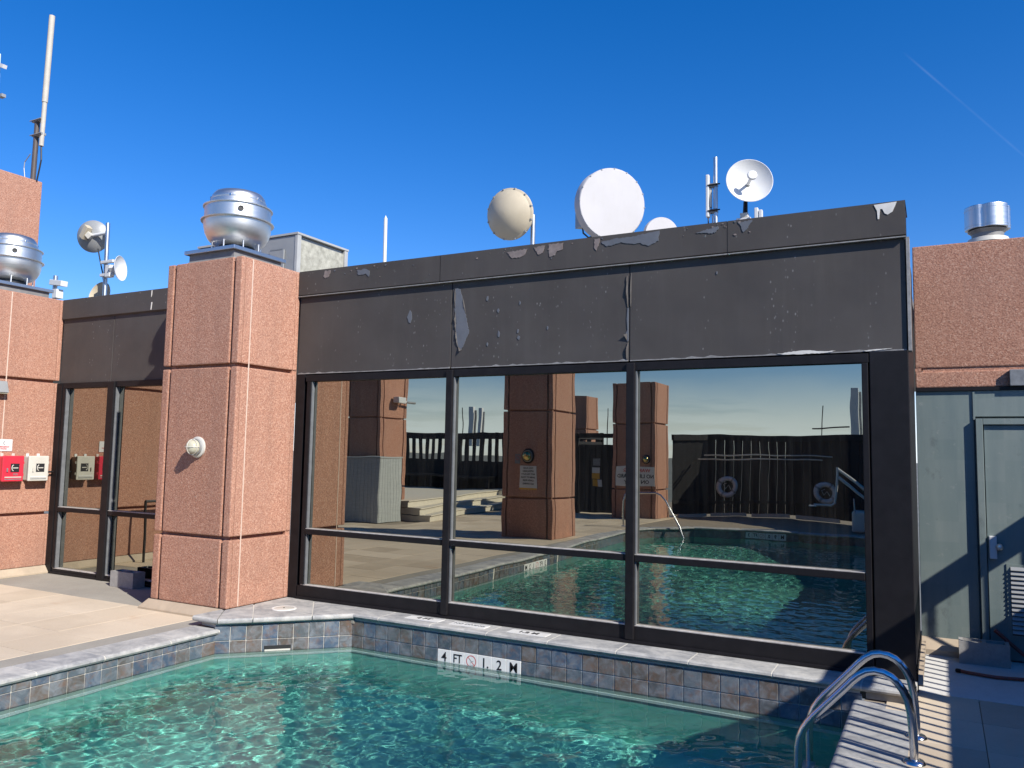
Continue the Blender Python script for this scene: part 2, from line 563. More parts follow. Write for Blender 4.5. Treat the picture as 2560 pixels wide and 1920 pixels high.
# ------------------------------------------------------------------ text
def text_mesh(s, size, mat, bold=.0, ext=.0015, align='CENTER'):
    cu = bpy.data.curves.new('lettering', 'FONT')
    cu.body = s; cu.size = size; cu.align_x = align; cu.align_y = 'CENTER'; cu.extrude = ext; cu.offset = bold * size
    cu.resolution_u = 3
    o = bpy.data.objects.new('lettering_source', cu)
    col.objects.link(o)
    dg = bpy.context.evaluated_depsgraph_get()
    me = bpy.data.meshes.new_from_object(o.evaluated_get(dg))
    bpy.data.objects.remove(o); bpy.data.curves.remove(cu)
    me.materials.clear(); me.materials.append(mat)
    return me


def text(parent, s, size, at, xd, yd, mat=None, bold=.02, name='lettering', sx=1.0):
    me = text_mesh(s, size, mat or M['ink'], bold)
    xd, yd = Vector(xd).normalized(), Vector(yd).normalized()
    zd = xd.cross(yd)
    T = Matrix((xd * sx, yd, zd)).transposed().to_4x4(); T.translation = at
    me.transform(T)
    return link(name, me, parent)


# ------------------------------------------------------------------ setting: ground, deck, pool basin
g = B(-20000, 20000, -20000, 20000, -61, -60).obj('ground', M['city'])
struct(g)

near = [(0, 0), (4.86, 0)]
far = [(4.86, -12.3), (3.6, -12.95), (2.3, -13.2), (1.0, -13.05), (-.1, -12.7), (-.9, -11.9), (-1.28, -11.0)]
leftside = [(-1.15, -9.0), (-1.02, -6.5), (-.96, -4.0), (-.95, -.95)]
POOL = near + far + leftside           # clockwise seen from above starting at the near left corner


def offset_poly(p, d):
    n = len(p); out = []
    for i in range(n):
        a, b, c = Vector(p[i - 1]), Vector(p[i]), Vector(p[(i + 1) % n])
        e1, e2 = (b - a).normalized(), (c - b).normalized()
        n1, n2 = Vector((-e1.y, e1.x)), Vector((-e2.y, e2.x))
        k = (n1 + n2); k = k / max(.3, k.dot(n1))
        out.append(tuple(b + k * d))
    return out


def sheet_with_hole(name, outer, hole, z, mat):
    loops = [[Vector((*p, z)) for p in outer], [Vector((*p, z)) for p in hole]]
    tri = geometry.tessellate_polygon(loops)
    pts = loops[0] + loops[1]
    me = bpy.data.meshes.new(name)
    me.from_pydata(pts, [], tri)
    bm = bmesh.new(); bm.from_mesh(me)
    for f in bm.faces:
        f.normal_update()
        if f.normal.z < 0: f.normal_flip()
    bm.to_mesh(me); bm.free()
    me.materials.append(mat)
    return link(name, me)


deck = struct(sheet_with_hole('deck', [(-14, -24), (9.5, -24), (9.5, 3), (-14, 3)], offset_poly(POOL, .03), ZD - .012, M['joint']))
tm = B(-.3025, .3025, -.3025, .3025, -.03, 0).mesh('tile', M['deck'], .0015, False, 1)
nt = 0
for i in range(10):
    for j in range(26):
        x = -1.50 - .305 - .61 * i; y = -.60 - .305 - .61 * j
        if i >= 8 and j > 12: continue
        if y < -9.6 and x < -6.2 : continue
        if -3.0 < x < -1.6 and (-9.0 < y < -8.2 or -15.4 < y < -14.6): pass
        o = link('tile', tm, deck, (x, y, ZD + random.uniform(-.0012, .0012)))
        nt += 1
for i in range(4):
    for j in range(7):
        link('tile', tm, deck, (5.65 - .305 + .61 * i if i else 5.345, .41 - .305 - .61 * j, ZD + random.uniform(-.001, .001)))
struct(B(-1.495, -1.255, -11, -.62, ZD - .03, ZD - .003).obj('edge_strip', M['strip'], deck))
struct(B(-5.72, -1.26, -.598, YW + .02, ZD - .03, ZD - .002).obj('concrete_strip', M['strip'], deck))
struct(B(5.24, 9.4, .414, 1.93, ZD - .03, ZD + .001).obj('painted_walkway', M['walk'], deck))

# pool basin: floor and walls
basin = MB()
FLZ = -1.32
n = len(POOL)
pp = offset_poly(POOL, .012)
basin.add([(x, y, .066) for i, (x, y) in enumerate(pp)] + [(x, y, FLZ) for x, y in pp],
          [(i, n + i, n + (i + 1) % n, (i + 1) % n) for i in range(n)] + [tuple(range(n, 2 * n))])
me = bpy.data.meshes.new('pool_basin')
me.from_pydata(basin.v, [], basin.f)
bm = bmesh.new(); bm.from_mesh(me)
bmesh.ops.triangulate(bm, faces=[f for f in bm.faces if len(f.verts) > 4])
bmesh.ops.recalc_face_normals(bm, faces=bm.faces)
bmesh.ops.reverse_faces(bm, faces=bm.faces)
bm.to_mesh(me); bm.free()
me.materials.append(M['plaster'])
pool = struct(link('pool_basin', me))
RECV = [pool]


def wall_run(a, b, ztop, count, start=0.0, first=0, markers=None):
    """two rows of 15 cm tiles on the wall from a to b (pool to the right of a->b seen from above)"""
    a, b = Vector(a), Vector(b)
    e = (b - a).normalized(); nrm = Vector((e.y, -e.x))
    L = (b - a).length
    ang = math.atan2(e.y, e.x)
    # grout backing
    c = (a + b) / 2
    gb = MB().obox((c.x - nrm.x * .002, c.y - nrm.y * .002, (ztop - .16) / 2), (e.x, e.y, 0), (nrm.x, nrm.y, 0), (0, 0, 1), L / 2, .004, (ztop + .16) / 2)
    go = gb.obj('grout', M['grout'], pool); RECV.append(go)
    h1 = min(.148, ztop - .004)
    ma = B(-.0730, .0730, -.006, .006, .0015, h1).mesh('tile', M['tile'], .003, False, 1)
    mb = B(-.0730, .0730, -.006, .006, -.1495, -.0015).mesh('tile', M['tile'], .003, False, 1)
    mk = B(-.0752, .0752, -.006, .006, -.1495, 0).mesh('marker_tile', M['marker'], .002, False, 1)
    for i in range(count):
        p = a + e * (start + .1524 * (i + .5))
        if (p - a).length > L - .03: break
        loc = (p.x + nrm.x * .005, p.y + nrm.y * .005, .002)
        o = link('tile', ma, pool, loc, (0, 0, ang)); RECV.append(o)
        s = markers.get(i) if markers else None
        loc2 = (loc[0], loc[1], -.002)
        if s is None:
            o = link('tile', mb, pool, loc2, (0, 0, ang)); RECV.append(o)
        else:
            o = link('marker_tile', mk, pool, loc2, (0, 0, ang)); RECV.append(o)
            ctr = Vector((loc[0] + nrm.x * .0065, loc[1] + nrm.y * .0065, -.072))
            xd = (-e.x, -e.y, 0) if nrm.dot(Vector((0, 1))) > .3 else (e.x, e.y, 0)
            xd = Vector((0, 0, 1)).cross(Vector((nrm.x, nrm.y, 0))); 
            if s == '0':
                no_diving(o, ctr, xd, (0, 0, 1), .055)
            else:
                text(o, s, .125 if len(s) < 2 or s == '1.' else .115, ctr, xd, (0, 0, 1), M['ink'], .010, sx=.82 if len(s) > 1 and s != '1.' else .95)


def no_diving(parent, c, xd, yd, r):
    xd, yd = Vector(xd).normalized(), Vector(yd).normalized(); zd = xd.cross(yd); c = Vector(c)
    b = MB(); N = 32
    for k in range(N):
        a0, a1 = 2 * math.pi * k / N, 2 * math.pi * (k + 1) / N
        q = [c + (xd * math.cos(a) + yd * math.sin(a)) * rr for a, rr in ((a0, r), (a1, r), (a1, r * .86), (a0, r * .86))]
        b.add(q, [(0, 1, 2, 3)])
    for s, m_ in ((-1, M['red_ink']),):
        dd = (xd - yd).normalized(); e = (xd + yd).normalized() * r * .06
        b.add([c - dd * r - e, c + dd * r - e, c + dd * r + e, c - dd * r + e], [(0, 1, 2, 3)])
    b.obj('no_diving_ring', M['red_ink'], parent)
    f = MB()
    for p0, p1, w in (((-.35, .4), (.1, -.1), .05), ((.1, -.1), (.45, .1), .04), ((.0, .0), (-.05, -.35), .04), ((-.3, -.62), (.4, -.62), .03)):
        a0 = c + xd * p0[0] * r + yd * p0[1] * r + zd * .0004; a1 = c + xd * p1[0] * r + yd * p1[1] * r + zd * .0004
        t_ = (a1 - a0).normalized(); s_ = zd.cross(t_) * w * r
        f.add([a0 - s_, a1 - s_, a1 + s_, a0 + s_], [(0, 1, 2, 3)])
    f.obj('no_diving_figure', M['greyplate'], parent)


wall_run((0, 0), (4.86, 0), .168, 32, 0, 0, {7: '4', 8: 'FT', 9: '0', 10: '1.', 11: '2', 12: 'M'})
wall_run((-.95, -.95), (0, 0), .168, 9, -.01)
mk5 = {}
for k, s in zip(range(20, 26), ('5', 'FT', '0', '1.', '5', 'M')): mk5[k + 0] = s
lw = [(-.95, -4.0), (-.95, -.95)]
wall_run(lw[0], lw[1], .074, 20, .0)
wall_run((-1.02, -6.5), (-.96, -4.0), .074, 17, .0, 0, {3: '3', 4: 'FT', 5: '0', 6: '1.', 7: '2', 8: 'M'})
wall_run((-1.15, -9.0), (-1.02, -6.5), .074, 16)
for a, b in list(zip(far[:-1], far[1:])) + [((-1.28, -11.0), (-1.15, -9.0))]:
    a, b = Vector(a), Vector(b); L = (b - a).length
    e = (b - a).normalized(); nrm = Vector((e.y, -e.x))
    c = (a + b) / 2
    o = MB().obox((c.x, c.y, -.04), (e.x, e.y, 0), (nrm.x, nrm.y, 0), (0, 0, 1), L / 2, .008, .112).obj('tile_band', M['tile'], pool); RECV.append(o)
# far depth marker 3 FT 0.9 M
a, b = Vector(far[2]), Vector(far[3]); e = (b - a).normalized(); nrm = Vector((e.y, -e.x))
for k, s in enumerate(('3', 'FT', '0', '0.', '9', 'M')):
    p = a + e * (1.12 - .155 * k) + nrm * .012
    o = MB().obox((p.x, p.y, -.02), (e.x, e.y, 0), (nrm.x, nrm.y, 0), (0, 0, 1), .074, .006, .074).obj('marker_tile', M['marker'], pool)
    xd = Vector((0, 0, 1)).cross(Vector((nrm.x, nrm.y, 0)))
    q = (p.x + nrm.x * .008, p.y + nrm.y * .008, -.02)
    if s == '0': no_diving(o, q, xd, (0, 0, 1), .055)
    else: text(o, s, .12, q, xd, (0, 0, 1), M['ink'], .02, sx=.8)
# white mosaic line just under the water
for k, (a, b) in enumerate((((0, 0), (4.86, 0)), ((-.95, -.95), (0, 0)), ((-.95, -4), (-.95, -.95)), ((-1.02, -6.5), (-.96, -4)), ((4.86, 0), (4.86, -4)))):
    a, b = Vector(a), Vector(b); e = (b - a).normalized(); nrm = Vector((e.y, -e.x)); L = (b - a).length
    ledge = .10
    ms = MB(); cnt = int(L / .028)
    for i in range(cnt):
        p = a + e * (L * (i + .5) / cnt)
        for r_ in range(2):
            q = p + nrm * .012
            ms.obox((q.x + e.x * .007 * (r_ * 2 - 1) * .9, q.y + e.y * .007 * (r_ * 2 - 1) * .9, -.266 - .033 * r_), (e.x, e.y, 0), (nrm.x, nrm.y, 0), (0, 0, 1), L / cnt * .47, .006, .0155)
    o = stuff(ms.obj('mosaic_line', M['mosaic'], pool)); RECV.append(o)
    c = (a + b) / 2
    o = MB().obox((c.x, c.y, -.20), (e.x, e.y, 0), (nrm.x, nrm.y, 0), (0, 0, 1), L / 2, .006, .049).obj('plaster_band', M['pale_plaster'], pool); RECV.append(o)
# drain on the pool floor
dr = MB().lathe([(.0, .03), (.10, .03), (.13, .012), (.135, 0)], (2.25, -2.05, FLZ), n=32).obj('main_drain', M['black'], pool, smooth=True); RECV.append(dr)
# skimmer mouth in the angled wall
sk = MB(); e = Vector((1, 1)).normalized(); nrm = Vector((e.y, -e.x))
p = Vector((-.95, -.95)) + e * .60
sk.obox((p.x + nrm.x * .008, p.y + nrm.y * .008, -.095), (e.x, e.y, 0), (nrm.x, nrm.y, 0), (0, 0, 1), .13, .010, .03)
sk.obj('skimmer_mouth', M['black'], pool)
s2 = MB().obox((p.x + nrm.x * .016, p.y + nrm.y * .016, -.112), (e.x, e.y, 0), (nrm.x, nrm.y, 0), (0, 0, 1), .125, .006, .012).obj('skimmer_weir', M['offwhite'], pool)

# ------------------------------------------------------------------ water surface
rng = np.random.default_rng(5)
gx = np.linspace(-1.45, 4.88, 430)
gy = np.concatenate([np.arange(.02, -4.2, -.0148), -4.2 - np.cumsum(np.linspace(.0148, .11, 150))])
gy = gy[gy > -13.3]
X, Y = np.meshgrid(gx, gy)
Z = np.zeros_like(X)
wx = .35 * np.sin(X * .8 + 1.3) * np.cos(Y * .6) + .2 * np.sin(X * 2.1 + Y * 1.7)
for i in range(80):
    lam = math.exp(rng.uniform(math.log(.062), math.log(.52)))
    th = rng.normal(2.2, .75)
    k = 2 * np.pi / lam
    amp = .00043 * (lam / .25) ** 1.05 * rng.uniform(.5, 1.2)
    ph = k * (X * np.cos(th) + Y * np.sin(th)) + rng.uniform(0, 6.28)
    ph = ph + 1.3 * np.sin(X * rng.uniform(.7, 2.2) + rng.uniform(0, 6)) + 1.3 * np.sin(Y * rng.uniform(.7, 2.2) + rng.uniform(0, 6))
    Z += amp * np.sin(ph)
dist = np.minimum.reduce([-Y, (X + .95), np.abs(X - Y) / 1.414 + np.where((X < 0.2), 0, 9)])
dist = np.clip(dist, 0, 9)
fade = .10 + .90 * np.clip(dist / .6, 0, 1) ** 1.3
fade *= .75 + .35 * np.sin(X * 1.1 + .5) * np.sin(Y * .9 + 1)
Z = Z * fade + ZW
ny, nx = X.shape
idx = np.arange(nx * ny).reshape(ny, nx)
fa = np.stack([idx[:-1, :-1], idx[1:, :-1], idx[1:, 1:], idx[:-1, 1:]], -1).reshape(-1, 4)
me = bpy.data.meshes.new('water')
v = np.stack([X, Y, Z], -1).reshape(-1, 3).astype(np.float32)
me.vertices.add(len(v)); me.vertices.foreach_set('co', v.ravel())
me.loops.add(fa.size); me.loops.foreach_set('vertex_index', fa.ravel().astype(np.int32))
me.polygons.add(len(fa)); me.polygons.foreach_set('loop_start', np.arange(0, fa.size, 4, dtype=np.int32))
me.polygons.foreach_set('loop_total', np.full(len(fa), 4, dtype=np.int32))
me.update(calc_edges=True)
me.polygons.foreach_set('use_smooth', np.ones(len(fa), dtype=bool))
me.materials.append(M['water'])
water = struct(link('water', me))
water.cycles.is_caustics_caster = True

# ------------------------------------------------------------------ copings
NOSE = [(-.006, .0), (-.032, .006), (-.045, .024), (-.042, .040), (-.030, .050), (-.010, .053)]   # bullnose (out from wall, up)


def coping_run(a, b, zt, back, joints, parent, name='coping_stone', th=.053):
    """bullnosed stones along a->b (pool on the right seen from above); back = depth behind the wall face"""
    a, b = Vector(a), Vector(b); e = (b - a).normalized(); nrm = Vector((e.y, -e.x))
    js = sorted(joints)
    for s0, s1 in zip(js[:-1], js[1:]):
        g0, g1 = s0 + .0065, s1 - .0065
        prof = [(-d, zt - th + h) for d, h in NOSE] + [(-back, zt), (-back, zt - th)]
        m_ = len(prof)
        vs = []
        for s in (g0, g1):
            for d, h in prof:
                q = a + e * s + nrm * d
                vs.append((q.x, q.y, h))
        fs = [(i, (i + 1) % m_, m_ + (i + 1) % m_, m_ + i) for i in range(m_)] + [tuple(range(m_)), tuple(reversed(range(m_, 2 * m_)))]
        MB().add(vs, fs).obj(name, M['coping'], parent, smooth=True)
        gr = MB()
        q = a + e * (s1)
        prof2 = [(-d - .004, zt - th + h - .002) for d, h in NOSE] + [(-back, zt - .003), (-back, zt - th)]
        vs = []
        for s in (s1 - .0068, s1 + .0068):
            for d, h in prof2:
                q = a + e * s + nrm * d
                vs.append((q.x, q.y, h))
        MB().add(vs, fs).obj('mortar_joint', M['grout'], parent)


cop = thing('raised_pool_coping', 'raised blue-grey stone pool coping running under the mirrored windows', 'coping', (2.5, .1, ZR))
coping_run((.0, 0), (5.24, 0), ZR, .30, [.03, .36, .985, 1.625, 2.262, 2.92, 3.555, 4.225, 4.87, 5.235], cop)
# plinth the raised coping sits on beyond the pool's end
B(4.90, 5.20, .0, .30, ZD, ZR - .054).obj('coping_base', M['strip'], cop)
# angled corner stones
e45 = Vector((1, 1)).normalized(); n45 = Vector((e45.y, -e45.x))


def corner_stone(pts, nose_edges):
    """flat slab polygon with a rounded edge along nose_edges"""
    b = MB(); b.prism(pts, ZR - .053, ZR)
    me = bpy.data.meshes.new('coping_stone'); me.from_pydata(b.v, [], b.f)
    bm = bmesh.new(); bm.from_mesh(me); bmesh.ops.recalc_face_normals(bm, faces=bm.faces)
    bm.edges.ensure_lookup_table(); bm.verts.ensure_lookup_table()
    ed = []
    n_ = len(pts)
    for i in nose_edges:
        j = (i + 1) % n_
        for off in (0, n_):
            for e_ in bm.edges:
                if {e_.verts[0].index, e_.verts[1].index} == {i + off, j + off}: ed.append(e_)
    bmesh.ops.bevel(bm, geom=ed, offset=.022, segments=4, profile=.5, affect='EDGES')
    bm.to_mesh(me); bm.free()
    me.materials.append(M['coping'])
    return link('coping_stone', me, cop)


ov = n45 * .045
A0 = (-.885, -.985); Cc = (.035, -.045)
j1b, j2b, j3b = (-1.195, -.63), (-1.192, -.215), (-.79, .285)
j1a = (-.895, -.985); j2a = (-.655, -.755); j3a = (-.255, -.340)
def sh(p, d): return (p[0] + e45.x * d, p[1] + e45.y * d)
corner_stone([(-1.245, -.985), j1a, sh(j1b, -.0), (-1.245, -.62)], [0])
corner_stone([sh(j1a, .008), j2a, sh(j2b, -.006), (-1.192, -.585), sh(j1b, .010)], [0])
corner_stone([sh(j2a, .010), j3a, sh(j3b, -.004), (-1.192, .285), sh(j2b, .010)], [0])
corner_stone([sh(j3a, .010), Cc, (.025, .30), sh(j3b, .012)], [0])
B(-1.19, .03, -.02, .29, ZD, ZR - .056).obj('coping_base', M['strip'], cop)
MB().prism([(-1.2, -.90), (-.93, -.93), (-.02, -.02), (-1.19, -.02)], ZD + .004, ZR - .056).obj('coping_base', M['grout'], cop)
MB().prism([(-1.18, -.62), (-.90, -.95), (-.01, -.05), (.0, .27), (-1.17, .27)], ZR - .05, ZR - .004).obj('mortar_joint', M['grout'], cop)
# skimmer lid
sl = MB().lathe([(0, .004), (.095, .004), (.10, .002), (.10, -.004)], (-.745, -.225, ZR + .003), n=40).obj('skimmer_lid', M['offwhite'], None, smooth=True)
tag(sl, 'round cream skimmer lid set in the raised corner coping', 'skimmer lid')
lr = MB().lathe([(.103, -.004), (.103, .004), (.128, .004), (.132, -.004)], (-.745, -.225, ZR + .003), n=40, caps=False).obj('lid_ring', M['sealant'], sl, smooth=True)
MB().lathe([(0, .009), (.008, .009), (.009, .004)], (-.745, -.225, ZR + .003), n=12).obj('lid_screw', M['black'], sl)
# depth plates on the coping
for k, (x, s, sz) in enumerate(((.80, '4 FT', .085), (1.33, 'NO DIVING', .06), (1.98, '1.2 M', .085))):
    o = B(x - .20, x + .20, .075, .205, ZR, ZR + .004).obj('depth_plate', M['marker'], cop)
    text(o, s, sz, (x, .14, ZR + .0055), (1, 0, 0), (0, 1, 0), M['ink'] if k != 1 else M['greyplate'], .02, sx=1.1)

lc = thing('low_pool_coping', 'blue-grey bullnose stone coping along the tan tiled deck side of the pool', 'coping', (-1.1, -3, ZD))
def chain(pts, zt, back, step, parent):
    for a, b in zip(pts[:-1], pts[1:]):
        L = (Vector(b) - Vector(a)).length
        k = max(1, round(L / step))
        coping_run(a, b, zt, back, [L * i / k for i in range(k + 1)], parent)
coping_run((-.95, -4.0), (-.95, -.93), ZD, .30, [-.0, .62, 1.24, 1.83, 2.50, 3.065], lc)
chain([(-1.28, -11.0), (-1.15, -9.0), (-1.02, -6.5), (-.96, -4.0)], ZD, .30, .62, lc)
fc = thing('far_pool_coping', 'curved pale stone coping at the pool end below the black fence', 'coping', (1.5, -13, ZD))
chain(far, ZD, .30, .7, fc)
rc = thing('ladder_side_coping', 'pale stone coping beside the pool ladder crossed by striped shadows', 'coping', (5, -2, ZD))
L = 12.29
coping_run((4.86, -.005), (4.86, -12.3), ZD, .36, [.06] + [.72 + .62 * i for i in range(19)], rc)

# ------------------------------------------------------------------ pillars
def pillar(x0, x1, y0, y1, zt, label, grooved='SNEW', z0=ZR, group='stone-faced pillars', name='pillar', tiers=None):
    t = thing(name, label, 'pillar', ((x0 + x1) / 2, (y0 + y1) / 2, ZD), group)
    D = .06
    B(x0 + D, x1 - D, y0 + D, y1 - D, ZD, zt - .03).obj('core', M['granite'], t)
    tiers = tiers or [(z0, .936), (.974, 2.790), (2.828, zt)]
    for za, zb in tiers:
        for face in 'SNEW':
            w0, w1 = (x0, x1) if face in 'SN' else (y0 + D + .001, y1 - D - .001)
            if face in grooved:
                q = .10 if face in 'SN' else .07
                segs = [(w0, w0 + q), (w0 + q + .034, w1 - q - .034), (w1 - q, w1)]
            else: segs = [(w0, w1)]
            for s0, s1 in segs:
                if face == 'S': b = B(s0, s1, y0, y0 + D, za, zb)
                elif face == 'N': b = B(s0, s1, y1 - D, y1, za, zb)
                elif face == 'E': b = B(x1 - D, x1, s0, s1, za, zb)
                else: b = B(x0, x0 + D, s0, s1, za, zb)
                b.obj('panel', M['granite'], t, .014, False, 2)
    B(x0 + .012, x1 - .012, y0 + .012, y1 - .012, zt - .05, zt - .012).obj('cap', M['granite'], t)
    return t


PG = None
p1 = pillar(-2.38, -1.20, -.60, .305, 4.0, 'pink stone pillar with a caged lamp, beside the mirrored windows', 'S', group=PG)
B(-1.2005, -1.197, -.448, -.434, ZR + .01, 3.99).obj('caulk_line', M['caulk'], p1)
B(-1.262, -1.215, .235, .312, ZR, 3.98).obj('joint_filler', M['granite'], p1)
fl = MB().add([(-2.47, -.68, ZD), (-1.24, -.68, ZD), (-1.24, -.605, ZR), (-2.40, -.605, ZR), (-2.47, -.68, ZD + .02), (-1.24, -.68, ZD + .02), (-2.40, .3, ZD), (-2.47, .3, ZD), (-2.40, .3, ZR), (-2.40, -.605, ZD)],
              [(0, 1, 5, 4), (4, 5, 2, 3), (0, 4, 7), (4, 3, 8, 7)]).obj('base_flashing', M['tan_metal'], p1)
p0 = pillar(-6.90, -5.72, -4.2, .305, 4.0, 'long pink stone wall carrying the red and white phone boxes', 'S', group=PG)
B(-5.7205, -5.717, -.448, -.434, ZR + .01, 3.99).obj('caulk_line', M['caulk'], p0)
MB().add([(-5.64, -4.2, ZD), (-5.64, .30, ZD), (-5.64, .30, ZD + .02), (-5.64, -4.2, ZD + .02), (-5.715, .30, ZR), (-5.715, -4.2, ZR)], [(0, 1, 2, 3), (3, 2, 4, 5)]).obj('base_flashing', M['tan_metal'], p0)
p2 = pillar(-2.93, -1.73, -9.10, -7.90, 4.0, 'pink stone pillar with pool rules sign and round lamp, in the reflection', 'SNEW', ZD, PG)
p3 = pillar(-2.92, -1.72, -15.75, -14.55, 4.0, 'pink stone pillar with the lifeguard warning sign, in the reflection', 'SNEW', ZD, PG)
p4 = pillar(-7.1, -6.0, -21.2, -20.0, 4.1, 'distant pink stone pillar standing behind the black gate in the reflection', 'E', ZD, PG)
p5 = pillar(-8.8, -7.6, -10.85, -9.65, 4.0, 'pink stone pillar with security camera behind the white plank screen', 'NE', ZD, PG)

# high stone tower wall at the far left
tw = thing('stone_tower', 'tall pink stone tower block rising above the roof, bearing the antenna', 'tower', (-10, 0, 3.9))
B(-11.2, -9.0, -2.0, 1.806, 3.6, 6.72).obj('wall', M['granite'], tw, .02)

# ------------------------------------------------------------------ mirrored window wall
gw = thing('mirrored_window_wall', 'charcoal panelled rooftop pavilion wall with three bays of mirrored windows', 'building', (2, YW, ZR))


def patch(parent, pts, y, mat, name='peeled_patch'):
    return MB().prism_xz(pts, y - .004, y + .002).obj(name, mat, parent)


rr = random.Random(3)


def ragged(pts, amp):
    out = []
    for (x0, z0_), (x1, z1_) in zip(pts, pts[1:] + pts[:1]):
        L = math.hypot(x1 - x0, z1_ - z0_); k = max(1, int(L / .016))
        for i in range(k):
            f_ = i / k
            j = amp if i else 0
            out.append((x0 + (x1 - x0) * f_ + rr.uniform(-j, j), min(3.994, z0_ + (z1_ - z0_) * f_ + rr.uniform(-j, j))))
    return out


FY = .275    # face of the parapet cap
XJ = [-1.195, .93, 2.90, 5.235]
pan = []
for a, b in zip(XJ[:-1], XJ[1:]):
    pan.append(B(a + .006, b - .006, YW, YW + .05, 2.79, 3.72).obj('panel', M['panel'], gw, .003))
FJ = [-1.195, .79, 3.82, 5.243]
fas = []
for a, b in zip(FJ[:-1], FJ[1:]):
    f_ = MB().add([(a + .003, FY, 3.72), (b - .003, FY, 3.72), (b - .003, FY, 4.0), (a + .003, FY, 4.0), (a + .003, FY + .5, 3.99), (b - .003, FY + .5, 3.99),
                   (a + .003, FY + .04, 3.70), (b - .003, FY + .04, 3.70), (a + .003, YW - .002, 3.725), (b - .003, YW - .002, 3.725)],
                  [(0, 1, 2, 3), (3, 2, 5, 4), (6, 7, 1, 0), (8, 9, 7, 6)]).obj('parapet_cap', M['panel'], gw)
    MB().box(a + .004, b - .004, FY - .006, FY + .03, 3.697, 3.706).obj('drip_edge', M['edge'], f_)
    fas.append(f_)
for x in FJ[1:-1]:
    B(x - .007, x + .007, FY + .004, FY + .02, 3.71, 3.99).obj('parapet_seam', M['black'], gw)
for x in XJ[1:-1]:
    B(x - .007, x + .007, YW + .008, YW + .03, 2.79, 3.70).obj('panel_seam', M['black'], gw)
B(-1.195, 5.235, YW + .052, YW + .3, 2.75, 3.98).obj('wall_backing', M['frame'], gw)
B(5.238, 5.262, YW - .02, YW + .1, 2.78, 3.70).obj('corner_trim', M['edge'], gw)
# worn lower lip of the panels
for a, b in zip(XJ[:-1], XJ[1:]):
    n_ = 40; up_, lo_ = [], []
    for i in range(n_ + 1):
        x = a + .01 + (b - a - .02) * i / n_
        up_.append((x, 2.795 + max(0, rr.gauss(.0, .007)))); lo_.append((x, 2.786))
    patch(gw, lo_ + up_[::-1], YW - .001, M['edge'], 'worn_lip')
big = [(0.961, 3.638), (1.028, 3.621), (1.064, 3.499), (1.1, 3.351), (1.147, 3.158), (1.095, 3.049), (1.058, 2.973), (1.012, 3.02), (0.982, 3.156), (0.991, 3.29), (0.961, 3.416), (0.978, 3.528)]

patch(pan[0], [(0.389, 3.439), (0.411, 3.414), (0.421, 3.349), (0.401, 3.298), (0.38, 3.305), (0.357, 3.365)], YW - .001, M['primer'])
patch(pan[1], [(2.881, 3.288), (2.895, 3.291), (2.893, 3.12), (2.894, 2.98), (2.882, 2.971), (2.856, 3.033), (2.882, 3.081), (2.874, 3.182)], YW - .002, M['primer'])
# paint curled away from the seam
MB().add([(2.886, YW - .002, 3.05), (2.886, YW - .002, 2.97), (2.852, YW - .03, 3.035)], [(0, 1, 2)]).obj('paint_curl', M['panel'], pan[1])
MB().add([(1.015, YW - .002, 3.02), (1.06, YW - .002, 2.975), (1.045, YW - .03, 2.955)], [(0, 1, 2)]).obj('paint_curl', M['panel'], pan[1])
patch(pan[1], ragged(big, .006), YW - .001, M['primer'])
for (x0_, z0_), (x1_, z1_), o_ in (((.965, 3.64), (.972, 3.40), .010), ((.972, 3.40), (.985, 3.18), .014), ((.985, 3.18), (1.015, 3.01), .012), ((2.874, 3.60), (2.884, 3.30), .014), ((2.915, 3.62), (2.912, 3.30), .010), ((2.886, 2.96), (2.880, 2.80), .016), ((1.064, 3.52), (1.10, 3.36), .008)):
    n2 = 9; vs = []
    for i in range(n2 + 1):
        f_ = i / n2; wv_ = (.25 + .75 * math.sin(math.pi * f_)) * rr.uniform(.6, 1.2)
        x_, z_ = x0_ + (x1_ - x0_) * f_, z0_ + (z1_ - z0_) * f_
        vs += [(x_ + .006, YW - .003, z_), (x_ - o_ * .5 * wv_, YW - .003 - o_ * 1.1 * wv_, z_ - .004), (x_ - o_ * 1.2 * wv_, YW - .003 - o_ * .7 * wv_, z_ - .006)]
    MB().add(vs, [(3 * i + q, 3 * i + 3 + q, 3 * i + 4 + q, 3 * i + 1 + q) for i in range(n2) for q in (0, 1)]).obj('paint_curl', M['panel'], pan[1])
for px, pz, s_ in ((1.36, 3.49, .02), (1.5, 3.12, .022), (1.49, 3.36, .016), (1.72, 3.14, .015), (1.74, 3.42, .014), (1.37, 3.02, .014), (2.05, 3.15, .012), (1.73, 3.07, .018), (3.72, 3.55, .012)):
    pts = [(px + s_ * rr.uniform(.4, 1) * math.cos(k), pz + s_ * 1.9 * rr.uniform(.5, 1) * math.sin(k)) for k in (0, 1, 2, 3.1, 4.1, 5.2)]
    patch(pan[1] if px < 2.9 else pan[2], pts, YW - .001, M['primer'])
patch(fas[2], [(5.01, 3.987), (5.179, 3.993), (5.167, 3.962), (5.146, 3.914), (5.111, 3.894), (5.089, 3.907), (5.072, 3.946), (5.056, 3.946), (5.048, 3.864), (5.037, 3.865), (5.033, 3.934)], FY - .001, M['sealant'], 'sealant_drip')
